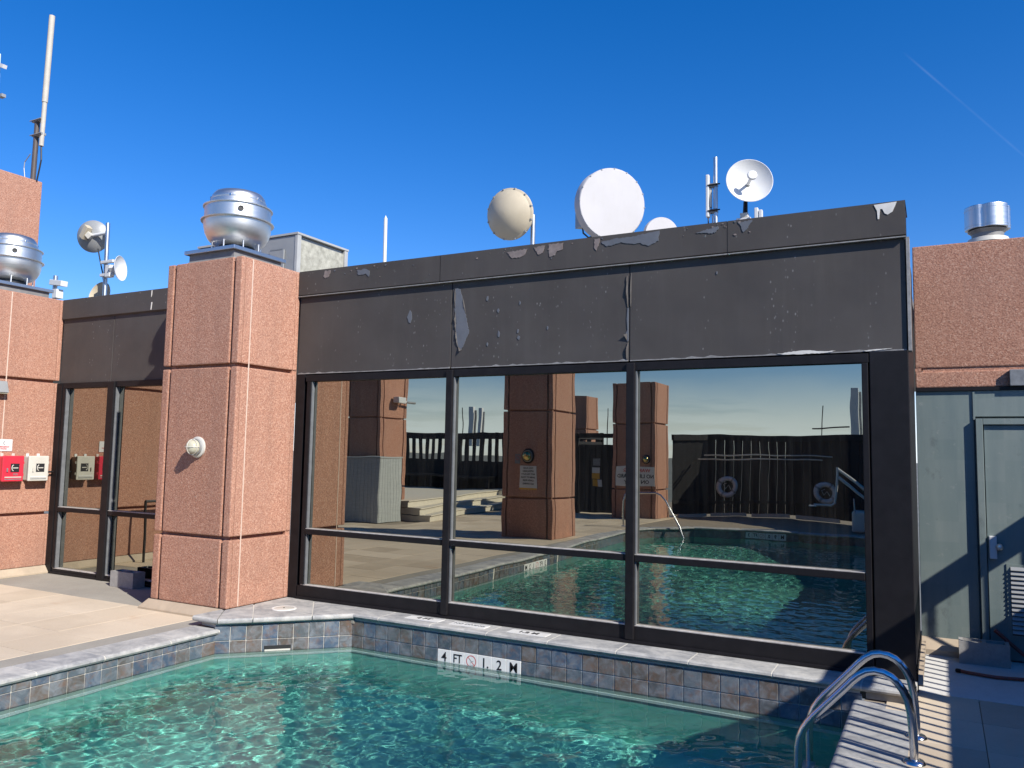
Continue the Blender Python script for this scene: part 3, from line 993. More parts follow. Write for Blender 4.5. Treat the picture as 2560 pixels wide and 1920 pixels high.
grey = [[(2.627, 3.94), (2.756, 3.96), (2.911, 3.957), (3.199, 3.985), (3.193, 3.891), (3.14, 3.87), (3.091, 3.852), (3.02, 3.89), (2.953, 3.884), (2.827, 3.918), (2.685, 3.89)],
        [(3.542, 3.924), (3.739, 3.966), (3.745, 3.933), (3.688, 3.901), (3.606, 3.917)],
        [(3.913, 3.981), (4.041, 3.978), (4.02, 3.95), (4.004, 3.928), (3.961, 3.882), (3.943, 3.935)],
        [(-0.33, 3.939), (-0.209, 3.946), (-0.148, 3.91), (-0.161, 3.851), (-0.2, 3.89), (-0.237, 3.882), (-0.312, 3.886)]]
tan = [[(2.066, 3.975), (2.227, 3.978), (2.22, 3.915), (2.159, 3.9), (2.137, 3.86), (2.076, 3.852)], [(2.555, 3.978), (2.606, 3.98), (2.599, 3.909), (2.577, 3.863), (2.552, 3.893)],
       [(1.903, 3.964), (2.028, 3.972), (2.005, 3.902), (1.951, 3.886)], [(1.598, 3.944), (1.832, 3.96), (1.792, 3.895), (1.713, 3.874), (1.648, 3.887)], [(-0.804, 3.975), (-0.717, 3.976), (-0.739, 3.908), (-0.793, 3.888), (-0.823, 3.916)]]


for pts in grey: patch(fas[0] if pts[0][0] < .7 else fas[1] if pts[0][0] < 3.8 else fas[2], ragged(pts, .006), FY - .001, M['primer'])
for pts in tan: patch(fas[0] if pts[0][0] < .7 else fas[1], ragged(pts, .006), FY - .001, M['bare'])
for i in range(34):
    x = rr.choice([rr.uniform(-1, .7), rr.uniform(1.0, 3.3), rr.uniform(3.4, 4.3)]); z = 3.985 - abs(rr.gauss(0, .07))
    if z < 3.74: continue
    s_ = rr.uniform(.004, .017)
    pts = [(x + s_ * rr.uniform(.5, 1.3) * math.cos(k), z + s_ * rr.uniform(.4, .9) * math.sin(k)) for k in (0, .9, 2, 3.1, 4.1, 5.2)]
    patch(fas[0] if x < .78 else fas[1] if x < 3.81 else fas[2], pts, FY - .0012, M['bare'] if rr.random() < .55 else M['primer'], 'paint_chip')
patch(gw, ragged([(4.229, 2.796), (4.398, 2.815), (4.482, 2.817), (4.564, 2.806), (4.699, 2.802), (4.6, 2.788), (4.454, 2.787), (4.314, 2.787)], .003), YW - .006, M['sealant'], 'paint_flake')
patch(gw, ragged([(4.91, 2.795), (4.987, 2.802), (5.123, 2.806), (5.03, 2.795), (4.927, 2.788)], .002), YW - .006, M['sealant'], 'paint_flake')


prr = random.Random(21)


def window(parent, xs, z0, z1, ztr, yf=.278, yg=.330, jw=.05, mull=.04, base=None, first_left=None):
    """frame of mullions, transom, head and sill round mirrored panes. xs = pane edges [(x0,x1),...]"""
    xa, xb = xs[0][0], xs[-1][1]
    B(xa - .085, xb + .055, yf + .006, yg + .03, z1, z1 + .075).obj('head_rail', M['frame'], parent, .004)
    sill = B(xa - .10, xb + .055, yf + .012, yg + .03, base if base is not None else z0 - .16, z0 - .014).obj('sill', M['frame'], parent, .005)
    B(xa - .10, xb + .055, yf - .012, yf + .010, (base if base is not None else z0 - .16) + .001, (base or z0 - .16) + .028).obj('sill_toe', M['frame'], parent, .004)
    B(xa - .06, xb + .02, yf + .016, yg + .02, z0 - .013, z0).obj('sill_bead', M['frame_dust_sunlit'], parent, .004)
    B(xa - .06, xa - .002, yf, yg + .02, z0 + .001, z1 - .001).obj('jamb', M['frame'], parent, .006)
    B(xb + .002, xb + .05, yf, yg + .02, z0 + .001, z1 - .001).obj('jamb', M['frame'], parent, .006)
    for (a, b), (c, d) in zip(xs[:-1], xs[1:]):
        B(b + .002, c - .002, yf - .018, yg + .02, z0 - .13, z1 + .07).obj('mullion', M['frame'], parent, .008)
    for a, b in xs:
        B(a, b, yf - .004, yg + .02, ztr - .033, ztr + .026).obj('transom', M['frame'], parent, .006)
        B(a, b, yf + .004, yg + .01, ztr + .027, ztr + .034).obj('transom_bead', M['frame_dust_sunlit'], parent)
        B(a + .0005, a + .013, yf + .012, yg - .001, z0 + .002, ztr - .034).obj('sunlit_side_strip', M['bead'], parent)  # added strips whose pale grey imitates sun on the frame's side faces
        B(a + .0005, a + .013, yf + .012, yg - .001, ztr + .036, z1 - .002).obj('sunlit_side_strip', M['bead'], parent)
        for k, (za, zb) in enumerate(((z0, ztr - .034), (ztr + .035, z1))):
            ta, tb = math.radians(prr.uniform(-.10, .10)), math.radians(prr.uniform(-.06, .06))
            w = MB().add([(x_, y_ + .004 + (x_ - (a + b) / 2) * ta + (z_ - (za + zb) / 2) * tb, z_) for z_ in (za + .001, zb - .001) for y_ in (yg, yg + .012) for x_ in (a + .001, b - .001)],
                         [(0, 2, 3, 1), (4, 5, 7, 6), (0, 1, 5, 4), (2, 6, 7, 3), (0, 4, 6, 2), (1, 3, 7, 5)]).obj('pane', M['glass'], parent)


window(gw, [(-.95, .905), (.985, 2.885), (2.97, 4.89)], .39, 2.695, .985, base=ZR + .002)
B(-1.198, -1.065, .30, .38, ZR + .002, 2.785).obj('corner_panel', M['frame'], gw, .004)
B(4.952, 5.236, .285, .40, ZR + .002, 2.784).obj('corner_panel', M['frame'], gw, .006)
B(-1.195, 5.23, .37, .45, ZR + .002, 2.79).obj('wall_core', M['frame'], gw)
B(5.14, 5.236, .40, 1.88, ZD, 3.72).obj('return_wall', M['frame'], gw)

# left bay between the two pillars
lb = thing('entrance_bay', 'recessed dark window bay between the two pink pillars', 'building', (-4, YW, ZD))
for a, b in ((-5.715, -4.585), (-4.575, -2.39)):
    B(a, b, YW, YW + .05, 2.79, 3.72).obj('panel', M['panel'], lb, .005)
cap0 = MB().add([(-5.71, FY, 3.72), (-2.385, FY, 3.72), (-2.385, FY, 4.0), (-5.71, FY, 4.0), (-5.71, FY + .5, 3.99), (-2.385, FY + .5, 3.99), (-5.71, FY + .04, 3.70), (-2.385, FY + .04, 3.70), (-5.71, YW - .002, 3.725), (-2.385, YW - .002, 3.725)],
         [(0, 1, 2, 3), (3, 2, 5, 4), (6, 7, 1, 0), (8, 9, 7, 6)]).obj('parapet_cap', M['panel'], lb)
patch(cap0, [(-3.80, 3.99), (-3.785, 3.99), (-3.79, 3.92), (-3.80, 3.90)], FY - .001, M['sealant'], 'sealant_drip')
patch(cap0, [(-3.79, 3.83), (-3.775, 3.83), (-3.785, 3.73), (-3.80, 3.73)], FY - .001, M['sealant'], 'sealant_drip')
B(-5.715, -2.39, YW + .052, YW + .3, 2.75, 3.98).obj('wall_backing', M['frame'], lb)
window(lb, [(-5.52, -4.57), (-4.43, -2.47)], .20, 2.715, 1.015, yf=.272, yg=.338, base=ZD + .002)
B(-5.716, -5.60, .27, .36, ZD + .002, 2.785).obj('jamb', M['frame'], lb)
B(-5.715, -2.385, .375, .45, ZD, 2.79).obj('wall_core', M['frame'], lb)

# roof slab behind the parapets
struct(B(-16, 5.20, .46, 14, 3.5, 3.80).obj('roof', M['roof']))

# ------------------------------------------------------------------ right hand service wall with door
YD = 1.90
sw = thing('service_wall', 'pink stone wall above grey-green sheet panels and the service door', 'building', (6, YD, ZD))
B(5.245, 9, YD, YD + .3, 2.80, 4.0).obj('panel', M['granite'], sw, .012)
B(5.31, 9, YD + .012, YD + .3, 2.76, 2.80).obj('panel_joint', M['granite'], sw)
B(5.245, 9, YD, YD + .3, 2.61, 2.765).obj('panel', M['granite'], sw, .012)
B(5.245, 5.30, YD, YD + .2, 2.766, 2.799).obj('panel', M['granite'], sw)
B(5.245, 9, YD - .012, YD + .05, 2.575, 2.608).obj('head_flashing', M['frame'], sw)
B(6.02, 6.6, YD - .05, YD - .002, 2.61, 2.76).obj('conduit_box', M['greyplate'], sw, .006)
B(5.245, 5.725, YD + .01, YD + .05, .26, 2.574).obj('sheet_panel', M['green'], sw, .004)
B(5.735, 7.2, YD + .006, YD + .05, 2.33, 2.574).obj('sheet_panel', M['green'], sw, .004)
B(5.722, 5.738, YD - .004, YD + .04, 2.30, 2.57).obj('sheet_lap', M['green'], sw)
B(5.738, 5.795, YD - .035, YD + .04, ZD, 2.31).obj('door_frame', M['green'], sw, .004)
B(5.796, 6.83, YD - .035, YD + .04, 2.255, 2.31).obj('door_frame', M['green'], sw, .004)
B(6.775, 6.83, YD - .035, YD + .04, ZD, 2.254).obj('door_frame', M['green'], sw, .004)
B(6.84, 9, YD + .006, YD + .05, .26, 2.32).obj('sheet_panel', M['green'], sw, .004)
door = B(5.803, 6.768, YD - .005, YD + .035, ZD + .015, 2.248).obj('door', M['green'], sw, .003)
hb = MB().box(5.815, 5.875, YD - .05, YD - .006, 1.03, 1.235).obj('lock_plate', M['white'], door, .006)
MB().lathe([(0, .075), (.018, .072), (.031, .055), (.031, .035), (.017, .022), (.017, 0)], (5.895, YD - .006, 1.14), (0, -1, 0), 20).obj('knob', M['alu'], door, smooth=True)
lo = MB().box(5.945, 6.62, YD - .014, YD - .004, .33, .99).obj('louver_frame', M['green'], door)
B(5.975, 6.6, YD - .0165, YD - .0145, .36, .965).obj('louver_void', M['black'], lo)
for k in range(15):
    z = .375 + k * .040
    MB().add([(5.976, YD - .034, z), (6.599, YD - .034, z), (6.599, YD - .017, z + .028), (5.976, YD - .017, z + .028), (5.976, YD - .034, z + .004), (6.599, YD - .034, z + .004), (6.599, YD - .017, z + .032), (5.976, YD - .017, z + .032)],
             [(0, 1, 2, 3), (4, 7, 6, 5), (0, 4, 5, 1), (1, 5, 6, 2), (2, 6, 7, 3), (3, 7, 4, 0)]).obj('louver_slat', M['hvac'], lo)
MB().add([(5.245, YD + .01, .265), (5.735, YD + .01, .265), (5.735, YD - .10, ZD + .05), (5.245, YD - .10, ZD + .05), (5.735, YD - .10, ZD), (5.245, YD - .10, ZD)], [(0, 1, 2, 3), (3, 2, 4, 5)]).obj('base_flashing', M['tan_metal'], sw)
B(5.245, 9, YD + .06, YD + .3, ZD, 2.62).obj('wall_core', M['green'], sw)

# ------------------------------------------------------------------ rooftop exhaust fans
def fan(x, y, z, label):
    t = thing('exhaust_fan', label, 'roof fan', (x, y, z), 'spun aluminium exhaust fans')
    c = (x, y, z)
    MB().add([(x + sx * w, y + sy * w, z + h) for w, h in ((.44, .0), (.41, .03), (.385, .06), (.385, .15)) for sx, sy in ((-1, -1), (1, -1), (1, 1), (-1, 1))],
             [(4 * k + i, 4 * k + (i + 1) % 4, 4 * k + 4 + (i + 1) % 4, 4 * k + 4 + i) for k in range(3) for i in range(4)]).obj('curb', M['grey_curb'], t)
    b = B(x - .43, x + .43, y - .43, y + .43, z + .145, z + .195).obj('curb_cap', M['galv'], t, .006)
    bowl = MB().lathe([(.17, .285), (.235, .295), (.30, .325), (.352, .38), (.386, .45), (.404, .53), (.410, .61)], c, n=64, caps=False).obj('bowl', M['alu'], t, smooth=True)
    for k in range(8):
        a = k * math.pi / 4 + .3
        MB().cyl((x + .30 * math.cos(a), y + .30 * math.sin(a), z + .19), (x + .30 * math.cos(a), y + .30 * math.sin(a), z + .34), .009, n=8).obj('support_leg', M['alu'], t)
    MB().lathe([(.40, .605), (.440, .610), (.443, .622), (.405, .632)], c, n=64, caps=False).obj('flange', M['alu'], t, smooth=True)
    band = MB().lathe([(.402, .62), (.402, .795)], c, n=64, caps=False).obj('band', M['alu'], t, smooth=True)
    MB().lathe([(.39, .793), (.420, .796), (.422, .808), (.34, .822)], c, n=64, caps=False).obj('flange', M['alu'], t, smooth=True)
    MB().lathe([(.350, .81), (.344, .885), (.330, .890), (.334, .900), (.318, .955), (.285, 1.0), (.22, 1.022), (.0, 1.03)], c, n=64, caps=False).obj('cover_dome', M['alu'], t, smooth=True)
    MB().lathe([(.0, .2), (.22, .2), (.22, .32)], c, n=32, caps=False).obj('throat', M['black'], t)
    d = Vector((CAM.x - x, CAM.y - y, 0)).normalized(); d.rotate(Matrix.Rotation(.07, 3, 'Z'))
    p = Vector((x, y, z + .715)) + d * .403
    MB().lathe([(0, .004), (.024, .004), (.024, .012), (.034, .012), (.036, 0)], p, d, 20).obj('grommet', M['black'], band)
    for k in range(6):
        a = k * math.pi / 3
        MB().box(x + .338 * math.cos(a) - .006, x + .338 * math.cos(a) + .006, y + .338 * math.sin(a) - .006, y + .338 * math.sin(a) + .006, z + .86, z + .92).obj('clip', M['steel'], t)
    t.scale = (.93, .93, .90)
    return t


fan(-1.79, -.15, 3.985, 'spun aluminium exhaust fan on top of the pillar with the caged lamp')
fan(-6.31, -.15, 3.985, 'spun aluminium exhaust fan on top of the wall with the phone boxes')

# ------------------------------------------------------------------ caged wall lamp on the pillar
def bulkhead(loc, nrm, label, glass, ring, r=.115, cage=True):
    t = thing('bulkhead_lamp', label, 'wall lamp', loc)
    c, a = Vector(loc), Vector(nrm)
    MB().lathe([(r, 0), (r, .018), (r * .9, .026)], c, a, 32).obj('base_plate', ring, t, smooth=True)
    MB().lathe([(r * .80, .026), (r * .80, .05), (r * .68, .05), (r * .68, .035)], c, a, 32, caps=False).obj('collar', M['hvac'], t, smooth=True)
    g_ = MB().lathe([(r * .68, .036), (r * .68, .085), (r * .58, .115), (r * .36, .135), (0, .142)], c, a, 32, caps=False).obj('glass', glass, t, smooth=True)
    if cage:
        u = Vector((0, 0, 1)); w = a.cross(u)
        for d in (w, u):
            MB().tube([c + a * h + d * q for q, h in ((-r * .72, .04), (-r * .72, .09), (-r * .55, .125), (-r * .3, .145), (0, .152), (r * .3, .145), (r * .55, .125), (r * .72, .09), (r * .72, .04))], .004, 6).obj('cage_bar', M['offwhite'], t)
        MB().tube([c + a * .085 + (u * math.cos(k * .4) + w * math.sin(k * .4)) * r * .74 for k in range(17)], .004, 6).obj('cage_bar', M['offwhite'], t)
    return t


bulkhead((-1.735, -.601, 1.915), (0, -1, 0), 'caged round bulkhead lamp on the front of the pink pillar', M['lampglass'], M['offwhite'])
bulkhead((-2.30, -7.898, 1.86), (0, 1, 0), 'round brass lamp above the pool rules sign, in the reflection', M['brass'], M['frame'], .16, False)
bulkhead((-1.98, -14.548, 1.80), (0, 1, 0), 'round brass lamp above the lifeguard warning sign, in the reflection', M['brass'], M['frame'], .12, False)

# ------------------------------------------------------------------ phone boxes, sign, light on the left pillar
def phone_box(y0, y1, label, mat, mat2):
    t = thing('phone_box', label, 'phone box', (-5.72, (y0 + y1) / 2, 1.41))
    x = -5.72
    B(x + .001, x + .115, y0 + .015, y1 - .015, 1.42, 1.745).obj('case', mat, t, .012)
    lid = B(x + .118, x + .155, y0, y1, 1.41, 1.755).obj('lid', mat, t, .014, False, 3)
    B(x + .156, x + .160, y0 + .03, y1 - .03, 1.462, 1.475).obj('lid_ridge', mat2, lid)
    B(x + .1555, x + .158, y0 + .03, y1 - .03, 1.436, 1.447).obj('lid_groove', M['greyplate'], lid)
    ym = (y0 + y1) / 2 + .02
    B(x + .1555, x + .1575, ym - .058, ym + .058, 1.535, 1.65).obj('phone_emblem_plate', M['ink'], lid)
    arc = [(x + .159, ym - .016 - .026 * math.cos(k), 1.592 + .040 * math.sin(k)) for k in np.linspace(-1.35, 1.35, 9)]
    MB().tube(arc, .006, 6).obj('phone_emblem', M['offwhite'], lid)
    B(x + .158, x + .1595, ym - .03, ym + .042, 1.586, 1.598).obj('phone_emblem', M['offwhite'], lid)
    for yy in (y0 + .06, y1 - .07):
        B(x + .001, x + .012, yy - .02, yy + .02, 1.746, 1.785).obj('mounting_tab', mat2 if mat is not M['red'] else M['offwhite'], t, .004)
    for zz in (1.50, 1.66):
        B(x + .115, x + .14, y1 - .003, y1 + .012, zz - .018, zz + .018).obj('hinge', mat, t, .003)
    B(x + .156, x + .172, y0 + .05, y0 + .062, 1.54, 1.59).obj('latch', M['greyplate'] if mat is M['red'] else mat, lid)
    return t


phone_box(-.145, .135, 'off-white emergency phone box with black handset emblem', M['offwhite'], M['white'])
rb = phone_box(-.49, -.21, 'red emergency phone box beside the off-white one', M['red'], M['offwhite'])
text(rb, 'SOS', .035, (-5.5625, -.32, 1.505), (0, 1, 0), (0, 0, 1), M['greyplate'], .02)
t = tag(B(-5.719, -5.712, -.62 + .02, -.30, 1.815, 1.975).obj('phone_sign', M['white'], None, .002), 'small white emergency phone notice above the red phone box', 'sign')
MB().tube([(-5.7105, -.40 - .018 * math.cos(k), 1.925 + .024 * math.sin(k)) for k in np.linspace(-1.3, 1.3, 8)], .004, 6).obj('phone_emblem', M['greyplate'], t)
text(t, 'EMERGENCY', .026, (-5.711, -.415, 1.872), (0, 1, 0), (0, 0, 1), M['red_ink'], .02)
text(t, 'PHONE', .024, (-5.711, -.415, 1.845), (0, 1, 0), (0, 0, 1), M['red_ink'], .02)
cd = tag(MB().cyl((-5.66, .147, 1.53), (-5.66, .26, 1.53), .013).obj('conduit', M['frame'], None, smooth=True), 'short dark conduit between the off-white phone box and window frame', 'pipe')
wl_ = thing('wall_floodlight', 'grey wedge floodlight at the picture edge on the wall above the phone boxes', 'wall lamp', (-5.72, -.52, 2.6))
MB().add([(-5.719, -.60, 2.60), (-5.719, -.455, 2.60), (-5.719, -.455, 2.755), (-5.719, -.60, 2.755), (-5.60, -.60, 2.60), (-5.60, -.455, 2.60), (-5.66, -.455, 2.755), (-5.66, -.60, 2.755)],
         [(0, 1, 2, 3), (4, 7, 6, 5), (0, 4, 5, 1), (1, 5, 6, 2), (2, 6, 7, 3), (3, 7, 4, 0)]).obj('housing', M['hvac'], wl_, .006)
B(-5.715, -5.615, -.59, -.465, 2.585, 2.599).obj('lens', M['lampglass'], wl_)

# concrete block by the entrance bay and block by the service door
def cinder(x0, x1, y0, y1, label, top_holes=True):
    t = thing('cinder_block', label, 'concrete block', ((x0 + x1) / 2, (y0 + y1) / 2, ZD))
    z0, z1 = ZD, ZD + .195
    w = .032
    xm = (x0 + x1) / 2
    m_ = MB()
    for a in ((x0, x1, y0, y0 + w), (x0, x1, y1 - w, y1), (x0, x0 + w, y0 + w, y1 - w), (xm - w / 2, xm + w / 2, y0 + w, y1 - w), (x1 - w, x1, y0 + w, y1 - w)):
        m_.box(*a, z0, z1)
    me_ = m_.mesh('block_web', M['block'])
    bm = bmesh.new(); bm.from_mesh(me_); bmesh.ops.remove_doubles(bm, verts=bm.verts, dist=.0004); bm.to_mesh(me_); bm.free()
    link('block_web', me_, t)
    B(x0 + w, x1 - w, y0 + w, y1 - w, z0 + .001, z0 + .02).obj('block_floor', M['block'], t)
    return t


cinder(-4.0, -3.56, .06, .235, 'grey cinder block on the floor against the entrance bay window')
cinder(5.545, 5.935, 1.60, 1.785, 'grey cinder block in front of the green service door')
h1 = tag(MB().tube([(5.55, 1.206, ZD + .02), (5.60, 1.190, ZD + .018), (5.66, 1.176, ZD + .018), (5.73, 1.158, ZD + .018), (5.80, 1.148, ZD + .018), (5.9, 1.165, ZD + .018), (6.05, 1.21, ZD + .018), (6.4, 1.3, ZD + .018)], .014, 10).obj('garden_hose', M['hose'], None, smooth=True), 'red-brown hose lying on the pale walkway before the block', 'hose')
MB().lathe([(.009, 0), (.017, .005), (.017, .035), (.012, .045)], (5.553, 1.2055, ZD + .02), (-1, .25, 0), 14).obj('hose_coupling', M['frame'], h1)
tag(MB().tube([(5.833, 1.80, .405), (5.875, 1.80, .37), (5.95, 1.80, .30), (6.05, 1.795, .215), (6.2, 1.79, .15), (6.5, 1.78, .14)], .017, 10).obj('red_pipe', M['hose'], None, smooth=True), 'red-brown pipe end leaning behind the cinder block at the door', 'pipe')
gt = thing('drain_grate', 'narrow brown slatted drain cover beside the dark corner post', 'grate', (5.25, 1.3, ZD))
for k in range(22):
    y = .40 + k * .066
    MB().obox((5.262, y, ZD + .09), (1, 0, 0), (0, .75, .6), (0, -.6, .75), .018, .05, .006).obj('slat', M['tan_metal'], gt)
B(5.241, 5.246, .37, 1.86, ZD, ZD + .19).obj('backing', M['frame'], gt)

hb_ = thing('black_handrail', 'low black metal handrail standing before the long pink wall, in the reflection', 'handrail', (-5.3, -1.5, ZD))
MB().tube([(-5.5, -1.0, 1.06), (-5.5, -1.72, 1.05), (-5.5, -1.8, 1.0), (-5.5, -1.8, ZD)], .022, 8).obj('rail', M['black'], hb_)
MB().tube([(-5.5, -1.75, .95), (-5.5, -1.5, .5), (-5.5, -1.3, ZD)], .018, 8).obj('brace', M['black'], hb_)
MB().tube([(-5.5, -1.0, 1.06), (-5.5, -1.0, ZD)], .020, 8).obj('post', M['black'], hb_)

# ------------------------------------------------------------------ pool ladder
ld = thing('pool_ladder', 'polished stainless steel pool ladder with two curved handrails', 'ladder', (5.26, -1, ZD))
prof = [(5.258, .12), (5.257, .22), (5.253, .31), (5.246, .40), (5.230, .48), (5.204, .534), (5.175, .573), (5.142, .601), (5.10, .619), (5.052, .625), (5.005, .614), (4.961, .585), (4.92, .545), (4.88, .499), (4.79, .40), (4.70, .303), (4.66, .254), (4.630, .206), (4.610, .155), (4.600, .101), (4.596, .04), (4.596, -.3), (4.596, -1.0)]
for yy in (-1.25, -.75):
    o = MB().tube([(x, yy, z) for x, z in prof], .0245, 16).obj('handrail', M['steel'], ld, smooth=True); RECV.append(o)
    MB().lathe([(.026, .022), (.05, .018), (.062, .006), (.064, 0)], (5.258, yy, ZD + .001), n=28).obj('escutcheon', M['steel'], o, smooth=True)
    MB().cyl((4.596, yy, -.42), (4.85, yy, -.42), .018).obj('bumper', M['steel'], o)
for z in (-.22, -.52, -.82):
    o = B(4.56, 4.64, -1.23, -.77, z - .012, z + .012).obj('tread', M['offwhite'], ld, .004); RECV.append(o)

# ------------------------------------------------------------------ roof gear
def dish_dir(p, dyaw, dpitch):
    d = (CAM - Vector(p)); yw = math.atan2(d.y, d.x) + R_(dyaw); pt = R_(dpitch)
    return Vector((math.cos(yw) * math.cos(pt), math.sin(yw) * math.cos(pt), math.sin(pt)))


def mount_pole(t, x, y, ztop, r=.03, z0=3.8, mat=None):
    return MB().cyl((x, y, z0), (x, y, ztop), r, n=16).obj('pole', mat or M['galv'], t, smooth=True)


# cream radome dish
t = thing('radome_dish', 'cream domed radome dish on a grey pole above the parapet', 'dish antenna', (.24, 3.15, 3.8))
c = Vector((.146, 3.0, 5.283)); a = dish_dir(c, -30, -9)
MB().lathe([(.355, -.03), (.365, -.02), (.365, .02), (.345, .03), (.335, .035)], c, a, 56, caps=False).obj('rim', M['cream'], t, smooth=True)
MB().lathe([(.340, .032), (.29, .075), (.20, .125), (.11, .155), (.04, .166), (0, .168)], c, a, 56, caps=False).obj('radome', M['cream'], t, smooth='all')
MB().lathe([(.355, -.03), (.25, -.12), (.10, -.17), (0, -.175)], c, a, 40, caps=False).obj('reflector', M['offwhite'], t, smooth=True)
u = Vector((0, 0, 1)).cross(a).normalized(); w = a.cross(u)
for k in range(12):
    q = c + (u * math.cos(k * math.pi / 6 + .2) + w * math.sin(k * math.pi / 6 + .2)) * .358
    MB().obox(q + a * .012, u, w, a, .010, .010, .024).obj('rim_clip', M['hvac'], t)
mount_pole(t, .40, 3.22, 5.3, .036)
MB().cyl(c - a * .14, (.40, 3.22, 5.25), .04).obj('bracket', M['galv'], t)
# big white drum
def drum(c, r, a, depth, label):
    t = thing('drum_antenna', label, 'dish antenna', (c[0], c[1] + .3, 3.8))
    c = Vector(c)
    MB().lathe([(r, -depth), (r, -.012), (r * .985, 0)], c, a, 72, caps=False).obj('shroud', M['cover'], t, smooth=True)
    MB().lathe([(r * .985, .0), (r * .97, .008), (0, .012)], c, a, 72, caps=False).obj('face_cover', M['cover'], t, smooth=True)
    MB().lathe([(r, -depth), (r * .6, -depth - .14), (.08, -depth - .2), (0, -depth - .2)], c, a, 48, caps=False).obj('reflector', M['white'], t, smooth=True)
    p = c - a * (depth + .28)
    mount_pole(t, p.x, p.y, c.z + .25, .045)
    MB().obox(c - a * (depth + .2), a, (0, 0, 1), a.cross(Vector((0, 0, 1))), .1, .07, .07).obj('bracket', M['galv'], t)
    return t


cb = Vector((1.685, 3.0, 5.226)); ab = dish_dir(cb, 24, -7)
db = drum(cb, .475, ab, .16, 'large white flat-faced drum antenna above the parapet')
sd = Vector((0, 0, 1)).cross(ab).normalized()
MB().obox(cb - ab * .30 - sd * .30 + Vector((0, 0, -.16)), ab, sd, (0, 0, 1), .12, .06, .15).obj('radio_box', M['hvac'], db)
MB().tube([cb - ab * .30 - sd * .30 + Vector((0, 0, -.30)), cb - ab * .30 - sd * .29 + Vector((0, 0, -.38)), cb - ab * .28 - sd * .22 + Vector((0, 0, -.44)), cb - ab * .26 - sd * .14 + Vector((0, 0, -.40))], .012, 8).obj('cable', M['black'], db)
cs = Vector((2.27, 3.3, 4.82))
drum(cs, .235, dish_dir(cs, 20, -5), .08, 'smaller white drum antenna half hidden behind the parapet')
for k in range(16):
    q = cb + ab * .004 + (sd * math.cos(k * math.pi / 8) + ab.cross(sd) * math.sin(k * math.pi / 8)) * .466
    MB().obox(q, sd, ab.cross(sd), ab, .007, .007, .010).obj('cover_clip', M['hvac'], db)
# pole with sector antenna
t = thing('sector_antenna', 'thin white sector antenna clamped to a grey pole above the parapet', 'antenna', (3.17, 2.5, 3.8))
mount_pole(t, 3.175, 2.5, 5.45, .026)
MB().box(3.065, 3.105, 2.46, 2.54, 4.73, 5.245).obj('radome', M['white'], t, .012)
B(3.108, 3.13, 2.48, 2.52, 4.85, 5.08).obj('radio', M['offwhite'], t, .004)
for z in (4.80, 5.11):
    MB().box(3.10, 3.20, 2.47, 2.53, z - .022, z + .022).obj('clamp', M['greyplate'], t, .004)
    MB().cyl((3.09, 2.46, z), (3.235, 2.46, z), .008).obj('clamp_bolt', M['frame'], t)
MB().tube([(3.085, 2.5, 4.74), (3.088, 2.5, 4.66), (3.12, 2.49, 4.60), (3.15, 2.46, 4.5), (3.15, 2.46, 4.0)], .008, 6).obj('cable', M['black'], t)
MB().tube([(3.12, 2.5, 4.86), (3.13, 2.5, 4.78), (3.145, 2.47, 4.7), (3.145, 2.465, 4.0)], .006, 6).obj('cable', M['black'], t)
# small dish with feed
t = thing('feed_dish', 'white parabolic dish with a round feed in front, at the far end of the parapet', 'dish antenna', (3.55, 2.7, 3.8))
c = Vector((3.562, 2.5, 5.10)); a = dish_dir(c, 12, 8)
prof_ = [(.0, -.075), (.06, -.072), (.13, -.055), (.20, -.02), (.245, .015), (.262, .03), (.268, .026), (.255, .008), (.205, -.035), (.13, -.07), (.06, -.087), (0, -.09)]
MB().lathe(prof_, c, a, 56, caps=False).obj('reflector', M['white'], t, smooth=True)
u = Vector((0, 0, 1)).cross(a).normalized(); w = a.cross(u)
MB().lathe([(0, .0), (.055, .0), (.058, .01), (.05, .03), (0, .035)], c + a * .12 + u * .01 + w * .01, a, 28).obj('feed_cap', M['white'], t, smooth=True)
MB().cyl(c - a * .07, c + a * .125 + u * .01 + w * .01, .018).obj('feed_arm', M['white'], t, smooth=True)
mount_pole(t, 3.49, 2.66, 5.02, .022, 4.0, M['frame'])
MB().cyl(c - a * .08, (3.49, 2.66, 4.95), .03).obj('bracket', M['hvac'], t)
B(3.40, 3.56, 2.56, 2.66, 4.63, 4.70).obj('radio', M['white'], t, .006)
B(3.44, 3.53, 2.57, 2.65, 4.705, 4.76).obj('clamp', M['offwhite'], t, .006)
MB().tube([(3.42, 2.6, 4.64), (3.40, 2.56, 4.55), (3.44, 2.6, 4.45), (3.47, 2.62, 4.0)], .008, 6).obj('cable', M['black'], t)
MB().tube([c - a * .09, c - a * .16 + Vector((0, 0, -.06)), Vector((3.475, 2.63, 4.9)), Vector((3.465, 2.63, 4.72))], .007, 6).obj('cable', M['black'], t)
t2 = thing('small_radio', 'pair of short white radio panels standing on the parapet edge', 'antenna', (3.66, 2.5, 4.0))
for dx, h in ((0, .17), (.048, .14)):
    B(3.625 + dx, 3.665 + dx, 2.46, 2.52, 4.0, 4.60 + h).obj('panel', M['white'], t2, .008)
# slim white whip
wa = tag(MB().cyl((-2.03, 3.0, 3.8), (-2.045, 3.0, 5.50), .028, .028).obj('whip_antenna', M['white'], None, smooth=True), 'slim white whip antenna standing alone above the parapet', 'antenna')
MB().cyl((-2.045, 3.0, 5.50), (-2.046, 3.0, 5.54), .018, .006).obj('tip', M['white'], wa)
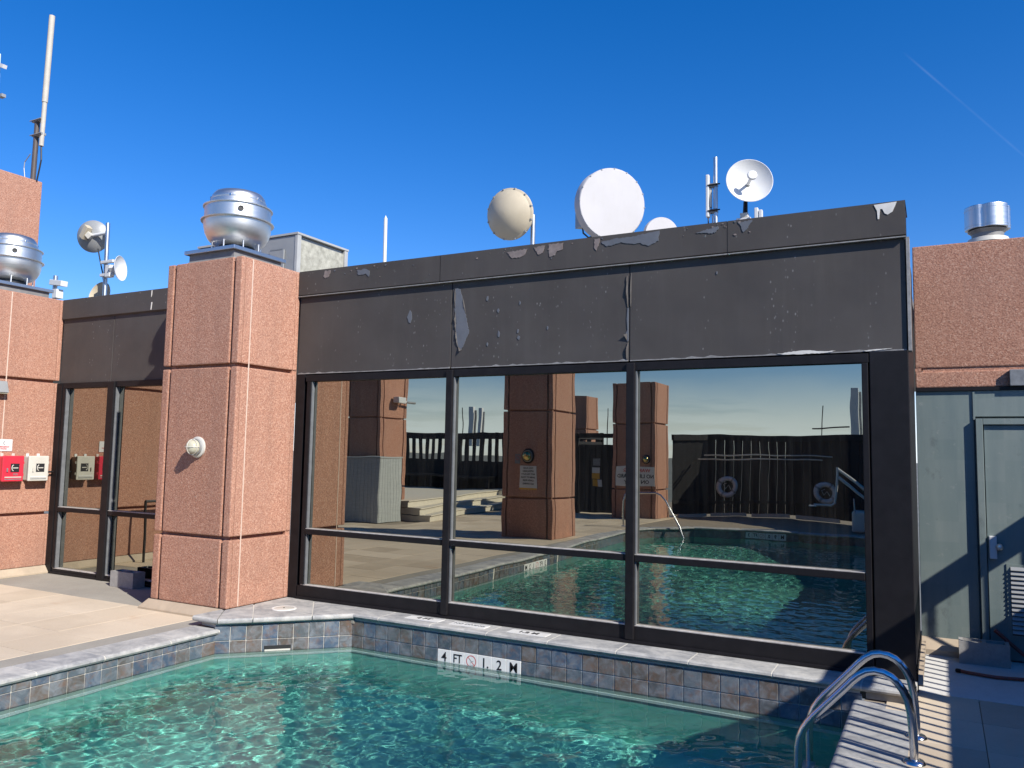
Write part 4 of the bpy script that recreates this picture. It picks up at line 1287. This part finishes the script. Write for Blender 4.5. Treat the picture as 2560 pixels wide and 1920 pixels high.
# HVAC box
hv = thing('rooftop_air_unit', 'grey sheet metal air handling unit with dirty filter side behind the pillar', 'air unit', (-4, 2.8, 3.8))
B(-5.22, -3.12, 2.2, 3.35, 3.8, 5.16).obj('casing', M['hvac'], hv, .012)
B(-3.118, -3.095, 2.26, 3.29, 3.9, 5.10).obj('filter', M['filter'], hv)
for a_ in ((2.19, 2.27), (3.28, 3.36)):
    B(-3.118, -3.07, a_[0], a_[1], 3.8, 5.165).obj('corner_post', M['hvac_trim'], hv)
B(-5.24, -3.06, 2.18, 3.37, 5.165, 5.195).obj('lid', M['hvac_trim'], hv)
B(-3.62, -3.32, 2.17, 2.195, 4.55, 4.95).obj('access_panel', M['hvac'], hv, .012)
B(-3.60, -3.34, 2.165, 2.172, 4.95, 4.965).obj('panel_rim', M['greyplate'], hv)
# right vent cap
vt = thing('vent_cap', 'galvanised lobed vent cap above the service wall', 'roof vent', (5.94, 3.0, 4.0))
x, y = 5.945, 3.0
MB().cyl((x, y, 3.8), (x, y, 4.35), .16, .15, 32).obj('stack', M['grey_curb'], vt, smooth=True)
MB().lathe([(.21, .0), (.19, .05), (.16, .06)], (x, y, 4.22), n=32, caps=False).obj('storm_collar', M['offwhite'], vt, smooth=True)
lob = []
for k in range(72):
    a_ = 2 * math.pi * k / 72
    lob.append((x + (.215 - .030 * abs(math.cos(2 * a_ + .5)) ** 14) * math.cos(a_), y + (.215 - .030 * abs(math.cos(2 * a_ + .5)) ** 14) * math.sin(a_)))
MB().prism(lob, 4.37, 4.615).obj('cap', M['galv'], vt, .006)
for z in (4.405, 4.58):
    MB().prism([(x + (px - x) * 1.012, y + (py - y) * 1.012) for px, py in lob], z - .005, z + .005).obj('bead', M['galv'], vt)
MB().lathe([(.15, .0), (.185, .035), (.15, .05)], (x, y, 4.325), n=32, caps=False).obj('skirt', M['grey_curb'], vt, smooth=True)
struct(B(5.3, 9, 2.2, 8, 3.5, 3.8).obj('service_roof', M['roof']))

# antenna on the stone tower (direct view, upper left)
def at_y(px, py, Yp):
    q = r2 * ((px - 1280) / 1999.11) + u2 * (-(py - 960) / 1999.11) + fwd
    return CAM + q * ((Yp - CAM.y) / q.y)


ax = thing('omni_antenna', 'tall cream omnidirectional antenna clamped to a brown pole on the stone tower', 'antenna', (-9.3, 1.3, 6.7))
YA = 1.69
pb, pt_ = at_y(82, 452, YA), at_y(94, 300, YA)
MB().cyl(pb - Vector((0, 0, .06)), pt_, .045).obj('pole', M['brown_pole'], ax, smooth=True)
q0, q1, q2 = at_y(103, 365, YA), at_y(112, 256, YA), at_y(130.5, 40, YA)
MB().cyl(q0, q1, .040).obj('lower_tube', M['fibreglass'], ax, smooth=True)
MB().cyl(q1, q2, .050).obj('upper_tube', M['fibreglass'], ax, smooth=True)
for py in (302, 338):
    p_ = at_y(97, py, YA)
    MB().obox(p_, (1, 0, .03), (0, 1, 0), (0, 0, 1), .14, .05, .022).obj('clamp', M['hvac'], ax, .005)
    MB().cyl(p_ + Vector((-.17, -.06, 0)), p_ + Vector((.17, -.06, .0)), .010).obj('clamp_bolt', M['hvac'], ax)
MB().tube([at_y(103, 365, YA), at_y(103, 400, YA), at_y(99, 420, YA), at_y(92, 452, YA)], .014, 8).obj('cable', M['black'], ax)
MB().tube([at_y(76, 385, YA), at_y(62, 405, YA), at_y(60, 420, YA), at_y(62, 445, YA)], .008, 8).obj('cable', M['hvac'], ax)
ae = thing('edge_antenna', 'white antenna bracket cut by the picture edge above the stone tower', 'antenna', (-10, 1.3, 6.7))
p_, q_ = at_y(-14, 430, YA), at_y(-1, 135, YA)
MB().cyl(p_ - Vector((0, 0, .3)), q_, .022).obj('pole', M['white'], ae)
p_ = at_y(6, 165, YA); MB().obox(p_, (.9, 0, -.35), (0, 1, 0), (.35, 0, .9), .09, .04, .035).obj('bracket', M['white'], ae)
p_ = at_y(5, 240, YA); MB().obox(p_, (1, 0, 0), (0, 1, 0), (0, 0, 1), .06, .04, .03).obj('bracket', M['hvac'], ae)

# mast with dishes behind the left bay
YM = 4.0
ms_ = thing('dish_mast', 'slim grey mast carrying three round dishes above the entrance bay', 'antenna mast', (-10.2, YM, 3.8))
mt, mb_ = at_y(270, 558, YM), at_y(264, 735, YM)
MB().cyl((mb_.x, YM, 3.8), mt, .045).obj('mast', M['galv'], ms_, smooth=True)


def small_dish(c, a, r, name_mat, back_mat):
    MB().lathe([(0, -r * .30), (r * .5, -r * .2), (r * .9, 0), (r, r * .08), (r * 1.02, r * .06), (r * .92, -r * .05), (r * .5, -r * .27), (0, -r * .36)], c, a, 40, caps=False).obj('dish', name_mat, ms_, smooth=True)
    MB().obox(c - a * .15, a, a.orthogonal(), a.cross(a.orthogonal()), .06, .06, .06).obj('dish_radio', back_mat, ms_, .01)


c1 = at_y(232, 591, YM); a1 = Vector((-.45, .80, .12)).normalized()
small_dish(c1, a1, .345, M['hvac'], M['offwhite'])
MB().obox(c1 - a1 * .2 + Vector((-.09, 0, .07)), (.8, 0, -.6), (0, 1, 0), (.6, 0, .8), .07, .06, .15).obj('dish_radio', M['cream'], ms_, .01)
MB().cyl(c1 - a1 * .1, (mt.x, YM, c1.z + .02), .035).obj('dish_arm', M['white'], ms_)
c2 = at_y(300, 671, YM); a2 = Vector((.88, .45, .05)).normalized()
small_dish(c2, a2, .26, M['white'], M['white'])
for dz in (.16, -.12):
    MB().obox((mb_.x + .10, YM - .06, c2.z + dz), (1, 0, 0), (0, 1, 0), (0, 0, 1), .20, .04, .03).obj('clamp', M['white'], ms_, .008)
MB().obox((mb_.x + .16, YM - .05, c2.z - .05), (1, 0, .0), (0, 1, 0), (0, 0, 1), .08, .06, .13).obj('dish_radio', M['white'], ms_, .015)
c3 = at_y(250, 738, YM + .1); a3 = Vector((.1, -.95, .2)).normalized()
small_dish(c3, a3, .30, M['cream'], M['offwhite'])
MB().tube([at_y(245, 622, YM), at_y(250, 650, YM), at_y(256, 680, YM), at_y(260, 712, YM)], .014, 6).obj('cable', M['black'], ms_)
sr = thing('corner_radio', 'small white radio bracket beside the exhaust fan of the phone box wall', 'antenna', (-11.9, YM, 3.8))
p_ = at_y(136, 740, YM); MB().cyl((p_.x, YM, 3.8), (p_.x, YM, at_y(136, 690, YM).z), .05).obj('pole', M['galv'], sr)
p_ = at_y(146, 708, YM); MB().obox(p_, (1, 0, -.15), (0, 1, 0), (.15, 0, 1), .22, .08, .06).obj('bracket', M['white'], sr, .01)
p_ = at_y(144, 735, YM); MB().obox(p_, (1, 0, 0), (0, 1, 0), (0, 0, 1), .08, .08, .10).obj('radio', M['white'], sr, .01)

# ------------------------------------------------------------------ fences behind and beside the camera (seen mirrored, and by their shadows)
def fence(pts, label, name='fence', slat_z=(1.60, 2.25), top=2.55, z0=ZD, spacing=.15, sw_=(.035, .055), post_every=2.2, boards=True):
    t = thing(name, label, 'fence', (*pts[0], z0))
    d = 0
    for a, b in zip(pts[:-1], pts[1:]):
        a, b = Vector(a), Vector(b); L = (b - a).length; e = (b - a).normalized(); n_ = Vector((-e.y, e.x)); c = (a + b) / 2
        E3, N3, U3 = (e.x, e.y, 0), (n_.x, n_.y, 0), (0, 0, 1)
        MB().obox((c.x, c.y, (slat_z[1] + top) / 2), E3, N3, U3, L / 2, .035, (top - slat_z[1]) / 2).obj('top_board', M['fence'], t)
        if boards:
            k = int(L / .16)
            bm_ = MB().box(-.078, .078, -.015, .015, z0 + .05, slat_z[0]).mesh('board', M['fence'])
            for i in range(k):
                p = a + e * (L * (i + .5) / k)
                link('board', bm_, t, (p.x, p.y, 0), (0, 0, math.atan2(e.y, e.x)))
            MB().obox((c.x, c.y, slat_z[0] - .03), E3, N3, U3, L / 2, .03, .045).obj('mid_rail', M['fence'], t)
        if spacing:
            k = max(1, round(L / spacing))
            smm = MB().box(-sw_[0] / 2, sw_[0] / 2, -sw_[1] / 2, sw_[1] / 2, slat_z[0], slat_z[1]).mesh('slat', M['fence'])
            for i in range(k):
                p = a + e * (L * (i + .5) / k)
                link('slat', smm, t, (p.x, p.y, 0), (0, 0, math.atan2(e.y, e.x)))
        k = max(1, round(L / post_every))
        for i in range(k + 1):
            p = a + e * (L * i / k)
            MB().obox((p.x, p.y, (z0 + top) / 2), E3, N3, U3, .05, .05, (top - z0) / 2 + .01).obj('post', M['fence'], t)
    return t


fence([(7.48, 1.86), (7.48, -3.1)], 'black slatted fence beside the pool, casting the striped shadows', top=2.50, slat_z=(1.70, 2.26), spacing=.165, sw_=(.022, .045), post_every=2.48)
# plain continuation past the camera
fence([(7.48, -3.2), (7.55, -9.2)], 'black board fence running on beside the pool deck', slat_z=(2.20, 2.25), spacing=0)
arc = [(7.55, -9.3), (6.9, -11.6), (5.8, -13.9), (4.4, -15.6), (3.0, -16.7), (1.6, -17.3), (.3, -17.45), (-.9, -17.0), (-1.7, -16.1)]
cf = thing('curved_fence', 'curved black vertical board fence at the pool end hung with life rings', 'fence', (1, -17, ZD))
for si, (a, b) in enumerate(zip(arc[:-1], arc[1:])):
    a, b = Vector(a), Vector(b); L = (b - a).length; e = (b - a).normalized(); n_ = Vector((-e.y, e.x)); c = (a + b) / 2
    gap = .009 if si >= 5 else .006
    k = max(1, round(L / .28))
    wv = L / k
    bmx = MB().box(-(wv - gap) / 2, (wv - gap) / 2, -.014, .014, ZD + .08, 2.42).mesh('board', M['fence'])
    for i in range(k):
        p = a + e * (wv * (i + .5))
        link('board', bmx, cf, (p.x, p.y, 0), (0, 0, math.atan2(e.y, e.x) + (.08 if si >= 5 else .03)))
    MB().obox((c.x, c.y, 2.47), (e.x, e.y, 0), (n_.x, n_.y, 0), (0, 0, 1), L / 2, .06, .09).obj('top_rail', M['fence'], cf)
    MB().obox((c.x + n_.x * -.04, c.y + n_.y * -.04, .55), (e.x, e.y, 0), (n_.x, n_.y, 0), (0, 0, 1), L / 2, .02, .045).obj('rail', M['fence'], cf)
    if si in (4, 5, 6, 7):
        q = c + Vector((-n_.x, -n_.y)) * .12 if (c + n_ * .1).y < c.y else c + n_ * .12
        MB().obox((q.x, q.y, ZD + .06), (e.x, e.y, 0), (n_.x, n_.y, 0), (0, 0, 1), L * .42, .03, .05).obj('kick_board', M['deckwood'], cf)
# gate and its signs
gate = thing('black_gate', 'black boarded gate with notices between two pink pillars, in the reflection', 'gate', (-3.9, -15.8, ZD))
for k in range(8):
    B(-4.48 + k * .19, -4.30 + k * .19, -15.82, -15.78, ZD + .04, 2.20).obj('board', M['fence'], gate)
B(-4.65, -2.95, -15.86, -15.74, 2.42, 2.55).obj('header_beam', M['fence'], gate)
B(-4.62, -4.50, -15.88, -15.72, ZD, 2.56).obj('gate_post', M['fence'], gate)
for k, (x0, x1, z0, z1, mt_) in enumerate(((-3.99, -3.76, 1.60, 1.80, M['greyplate']), (-4.03, -3.77, 1.36, 1.54, M['paper']), (-4.03, -3.77, 1.17, 1.355, M['amber']), (-4.01, -3.84, .94, 1.15, M['amber']), (-3.835, -3.71, .94, 1.15, M['paper']))):
    B(x0, x1, -15.775, -15.765, z0, z1).obj('notice', mt_, gate)
# back fence on the platform
fence([(-12.8, -18.0), (-4.6, -18.0)], 'black fence with open slats along the raised platform, in the reflection', slat_z=(1.60, 2.40), top=2.62, z0=.5, spacing=.30, sw_=(.15, .03), post_every=2.0)
fence([(-4.6, -18.0), (-4.6, -15.95)], 'short black fence joining the raised platform to the gate', slat_z=(2.3, 2.40), top=2.55, spacing=0)
# steps and platform
st_ = thing('platform_steps', 'weathered wooden steps up to the raised platform, in the reflection', 'steps', (-6.5, -13, ZD))
for k in range(3):
    dx = .36 * k
    pts = [(-6.15 - dx, -9.98), (-7.45 - dx, -17.9), (-13, -17.9), (-13, -9.98)]
    za = ZD + .165 * k
    MB().prism(pts, za, za + .145).obj('riser', M['deckwood'], st_)
    pts2 = [(-6.12 - dx, -9.98), (-7.42 - dx, -17.9), (-7.85 - dx, -17.9), (-6.55 - dx, -9.98)]
    MB().prism(pts2, za + .146, za + .172).obj('tread', M['deckwood'], st_)
bn = thing('black_bench', 'long black bench against the platform fence, in the reflection', 'bench', (-10, -17.5, .62))
B(-12.5, -8.6, -17.9, -17.3, 1.0, 1.08).obj('seat', M['fence'], bn)
for xx in (-12.4, -11.1, -9.9, -8.7):
    B(xx - .05, xx + .05, -17.85, -17.35, .62, 1.0).obj('leg', M['fence'], bn)
# white plank screen
sn = thing('plank_screen', 'grey-white vertical plank screen box beside the platform steps', 'screen', (-7.3, -9.2, ZD))
B(-8.55, -6.84, -9.58, -8.66, ZD, 1.70).obj('core', M['fence'], sn)
for k in range(8):
    B(-6.838, -6.815, -9.60 + k * .117 + .002, -9.60 + (k + 1) * .117 - .002, ZD + .005, 1.715).obj('plank', M['plank'], sn, .003, False, 1)
for k in range(14):
    B(-8.48 + k * .119, -8.48 + (k + 1) * .119 - .004, -8.658, -8.635, ZD + .005, 1.715).obj('plank', M['plank'], sn, .003, False, 1)
B(-8.57, -6.80, -9.62, -8.62, 1.718, 1.75).obj('top_cap', M['plank'], sn)
# security camera on that pillar
cm_ = thing('security_camera', 'white security camera on an arm at the edge of a pink pillar', 'camera', (-7.6, -10.5, 3.3))
MB().cyl((-7.6, -10.55, 3.28), (-7.42, -10.55, 3.28), .03).obj('arm', M['white'], cm_)
B(-7.55, -7.35, -10.45, -10.12, 3.22, 3.38).obj('body', M['white'], cm_, .02)
MB().cyl((-7.45, -10.5, 3.28), (-7.45, -11.0, 3.25), .03).obj('bracket', M['hvac'], cm_)

# signs on the reflected pillars
s_ = tag(B(-2.50, -2.08, -7.898, -7.888, 1.14, 1.65).obj('rules_sign', M['paper'], None, .002), 'white pool rules sign on the pink pillar, in the reflection', 'sign')
B(-2.50, -2.08, -7.8875, -7.8865, 1.142, 1.175).obj('sign_band', M['amber'], s_)
for k, (tx, sz) in enumerate((('POOL RULES', .045), ('LIFEGUARD', .055), ('NOT ON DUTY', .05), ('SWIM AT YOUR', .05), ('OWN RISK', .055), ('NO DIVING', .05))):
    text(s_, tx, sz, (-2.29, -7.886, 1.60 - .068 * k), (-1, 0, 0), (0, 0, 1), M['ink'], .015)
n_ = tag(B(-2.63, -2.50, -7.898, -7.89, 1.69, 1.90).obj('no_smoking_sign', M['greyplate'], None, .002), 'small dull no smoking plate beside the brass lamp, in the reflection', 'sign')
no_diving(n_, (-2.565, -7.888, 1.82), (-1, 0, 0), (0, 0, 1), .05)
w_ = tag(B(-2.80, -1.74, -14.548, -14.535, 1.05, 1.60).obj('warning_sign', M['paper'], None, .002), 'wide white lifeguard warning sign on the far pink pillar, in the reflection', 'sign')
text(w_, 'WARNING:', .14, (-2.22, -14.533, 1.48), (-1, 0, 0), (0, 0, 1), M['red_ink'], .025)
text(w_, 'NO LIFEGUARD', .14, (-2.25, -14.533, 1.32), (-1, 0, 0), (0, 0, 1), M['ink'], .02)
text(w_, 'ON DUTY', .14, (-2.22, -14.533, 1.16), (-1, 0, 0), (0, 0, 1), M['ink'], .02)

# life rings and poles on the curved fence
def ring(c, a, label):
    t = thing('life_ring', label, 'life ring', c, 'life rings on the fence')
    c, a = Vector(c), Vector(a).normalized()
    u = Vector((0, 0, 1)).cross(a).normalized(); w = a.cross(u)
    MB().tube([c + (u * math.cos(k * math.pi / 18) + w * math.sin(k * math.pi / 18)) * .235 for k in range(37)], .075, 12).obj('ring', M['white'], t, smooth=True)
    for k in range(4):
        ang = k * math.pi / 2 + .6
        p = c + (u * math.cos(ang) + w * math.sin(ang)) * .235
        MB().lathe([(.079, -.025), (.079, .025)], p, (-u * math.sin(ang) + w * math.cos(ang)), 16, caps=False).obj('band', M['hvac'], t)
    MB().tube([c + a * .03 + (u * math.cos(k * .5 + .3) + w * math.sin(k * .5 + .3)) * (.29 + .03 * math.sin(k * 2.0)) for k in range(13)], .008, 6).obj('rope', M['offwhite'], t)
    MB().tube([c + a * .02 + u * x_ + w * z_ for x_, z_ in ((-.1, -.08), (-.03, .04), (.05, -.06), (.1, .06), (.02, .1))], .012, 6).obj('coiled_rope', M['offwhite'], t)
    return t


ring((-.31, -17.05, 1.02), (.15, 1, 0), 'white life ring hanging low on the curved fence, nearest the warning sign pillar')
ring((2.5, -16.75, .92), (.1, 1, 0), 'white life ring on the curved fence beside the pool lift')
for z, x0, x1, lb_ in ((1.93, -.9, 2.78, 'upper of two pale reach poles hung level on the curved fence'), (1.81, -1.1, 2.5, 'lower of two pale reach poles hung level on the curved fence')):
    tag(MB().cyl((x0, -16.62, z), (x1, -16.55, z + .02), .018).obj('reach_pole', M['offwhite'], None, smooth=True), lb_, 'pole')
# pool lift
pl = thing('pool_lift', 'white pool lift with jointed arm and seat at the far pool edge', 'pool lift', (3.9, -14, ZD))
B(3.45, 4.1, -14.3, -13.8, ZD, .66).obj('base_cover', M['white'], pl, .08, False, 3)
MB().cyl((3.85, -14.05, .6), (3.85, -14.05, 1.25), .06).obj('mast', M['white'], pl, smooth=True)
for dz in (0, -.22):
    MB().tube([(3.95, -14.05, 1.05 + dz), (3.5, -14.03, 1.40 + dz), (3.15, -14.0, 1.66 + dz)], .04, 8).obj('arm', M['white'], pl)
MB().tube([(3.15, -14.0, 1.70), (3.10, -14.0, 1.2), (3.04, -14.0, .80), (2.95, -14.0, .74), (2.55, -14.0, .72)], .032, 8).obj('hanger', M['white'], pl)
B(2.45, 2.62, -14.15, -13.85, .68, .71).obj('footrest', M['white'], pl, .01)
MB().cyl((3.53, -13.82, .6), (3.51, -13.82, .95), .02).obj('lever', M['white'], pl)
# far hand rail into the pool
hr = thing('far_handrail', 'stainless handrail curving into the pool beyond the pink pillar, in the reflection', 'handrail', (-1.9, -12.4, ZD))
MB().tube([(-1.75, -12.35, ZD), (-1.75, -12.35, .75), (-1.70, -12.35, .90), (-1.58, -12.35, .97), (-1.0, -12.3, .98), (-.85, -12.3, .93), (-.72, -12.3, .80), (-.35, -12.2, .15), (-.15, -12.15, -.3)], .024, 10).obj('rail', M['steel'], hr, smooth=True)
MB().lathe([(.026, .02), (.06, .006), (.062, 0)], (-1.75, -12.35, ZD + .001), n=20).obj('escutcheon', M['steel'], hr)

# antennas beyond the fences (mirrored)
for k, (x, z, wv, lb_) in enumerate(((-16.85, 4.35, .22, 'white panel antenna beyond the fence, in the reflection, first of the pair'), (-16.35, 4.27, .18, 'white panel antenna beyond the fence, in the reflection, second of the pair'), (2.3, 5.0, .28, 'tall white panel antenna leaning beyond the curved fence'))):
    t = thing('panel_antenna', lb_, 'antenna', (x, -30, 0))
    B(x - wv, x + wv * .1, -30.1, -29.9, 2.3, z).obj('radome', M['white'], t, .03)
    MB().cyl((x + wv * .3, -30.1, -5), (x + wv * .3, -30.1, z - .2), .05).obj('pole', M['hvac'], t)
for x, z, lb_ in ((-17.45, 4.3, 'dark mast beyond the platform fence'), (-9.05, 4.25, 'thin dark mast rising beyond the gate'), (.87, 4.25, 'thin dark mast with crossbar beyond the curved fence')):
    t = thing('thin_mast', lb_, 'antenna mast', (x, -30, -5))
    MB().cyl((x, -30, -5), (x, -30, z), .04, .02).obj('pole', M['frame'], t)
    if 'crossbar' in lb_:
        MB().cyl((x - .45, -30, 3.2), (x + 1.1, -30, 3.25), .03).obj('crossbar', M['frame'], t)

for o in RECV:
    try: o.cycles.is_caustics_receiver = True
    except Exception: pass
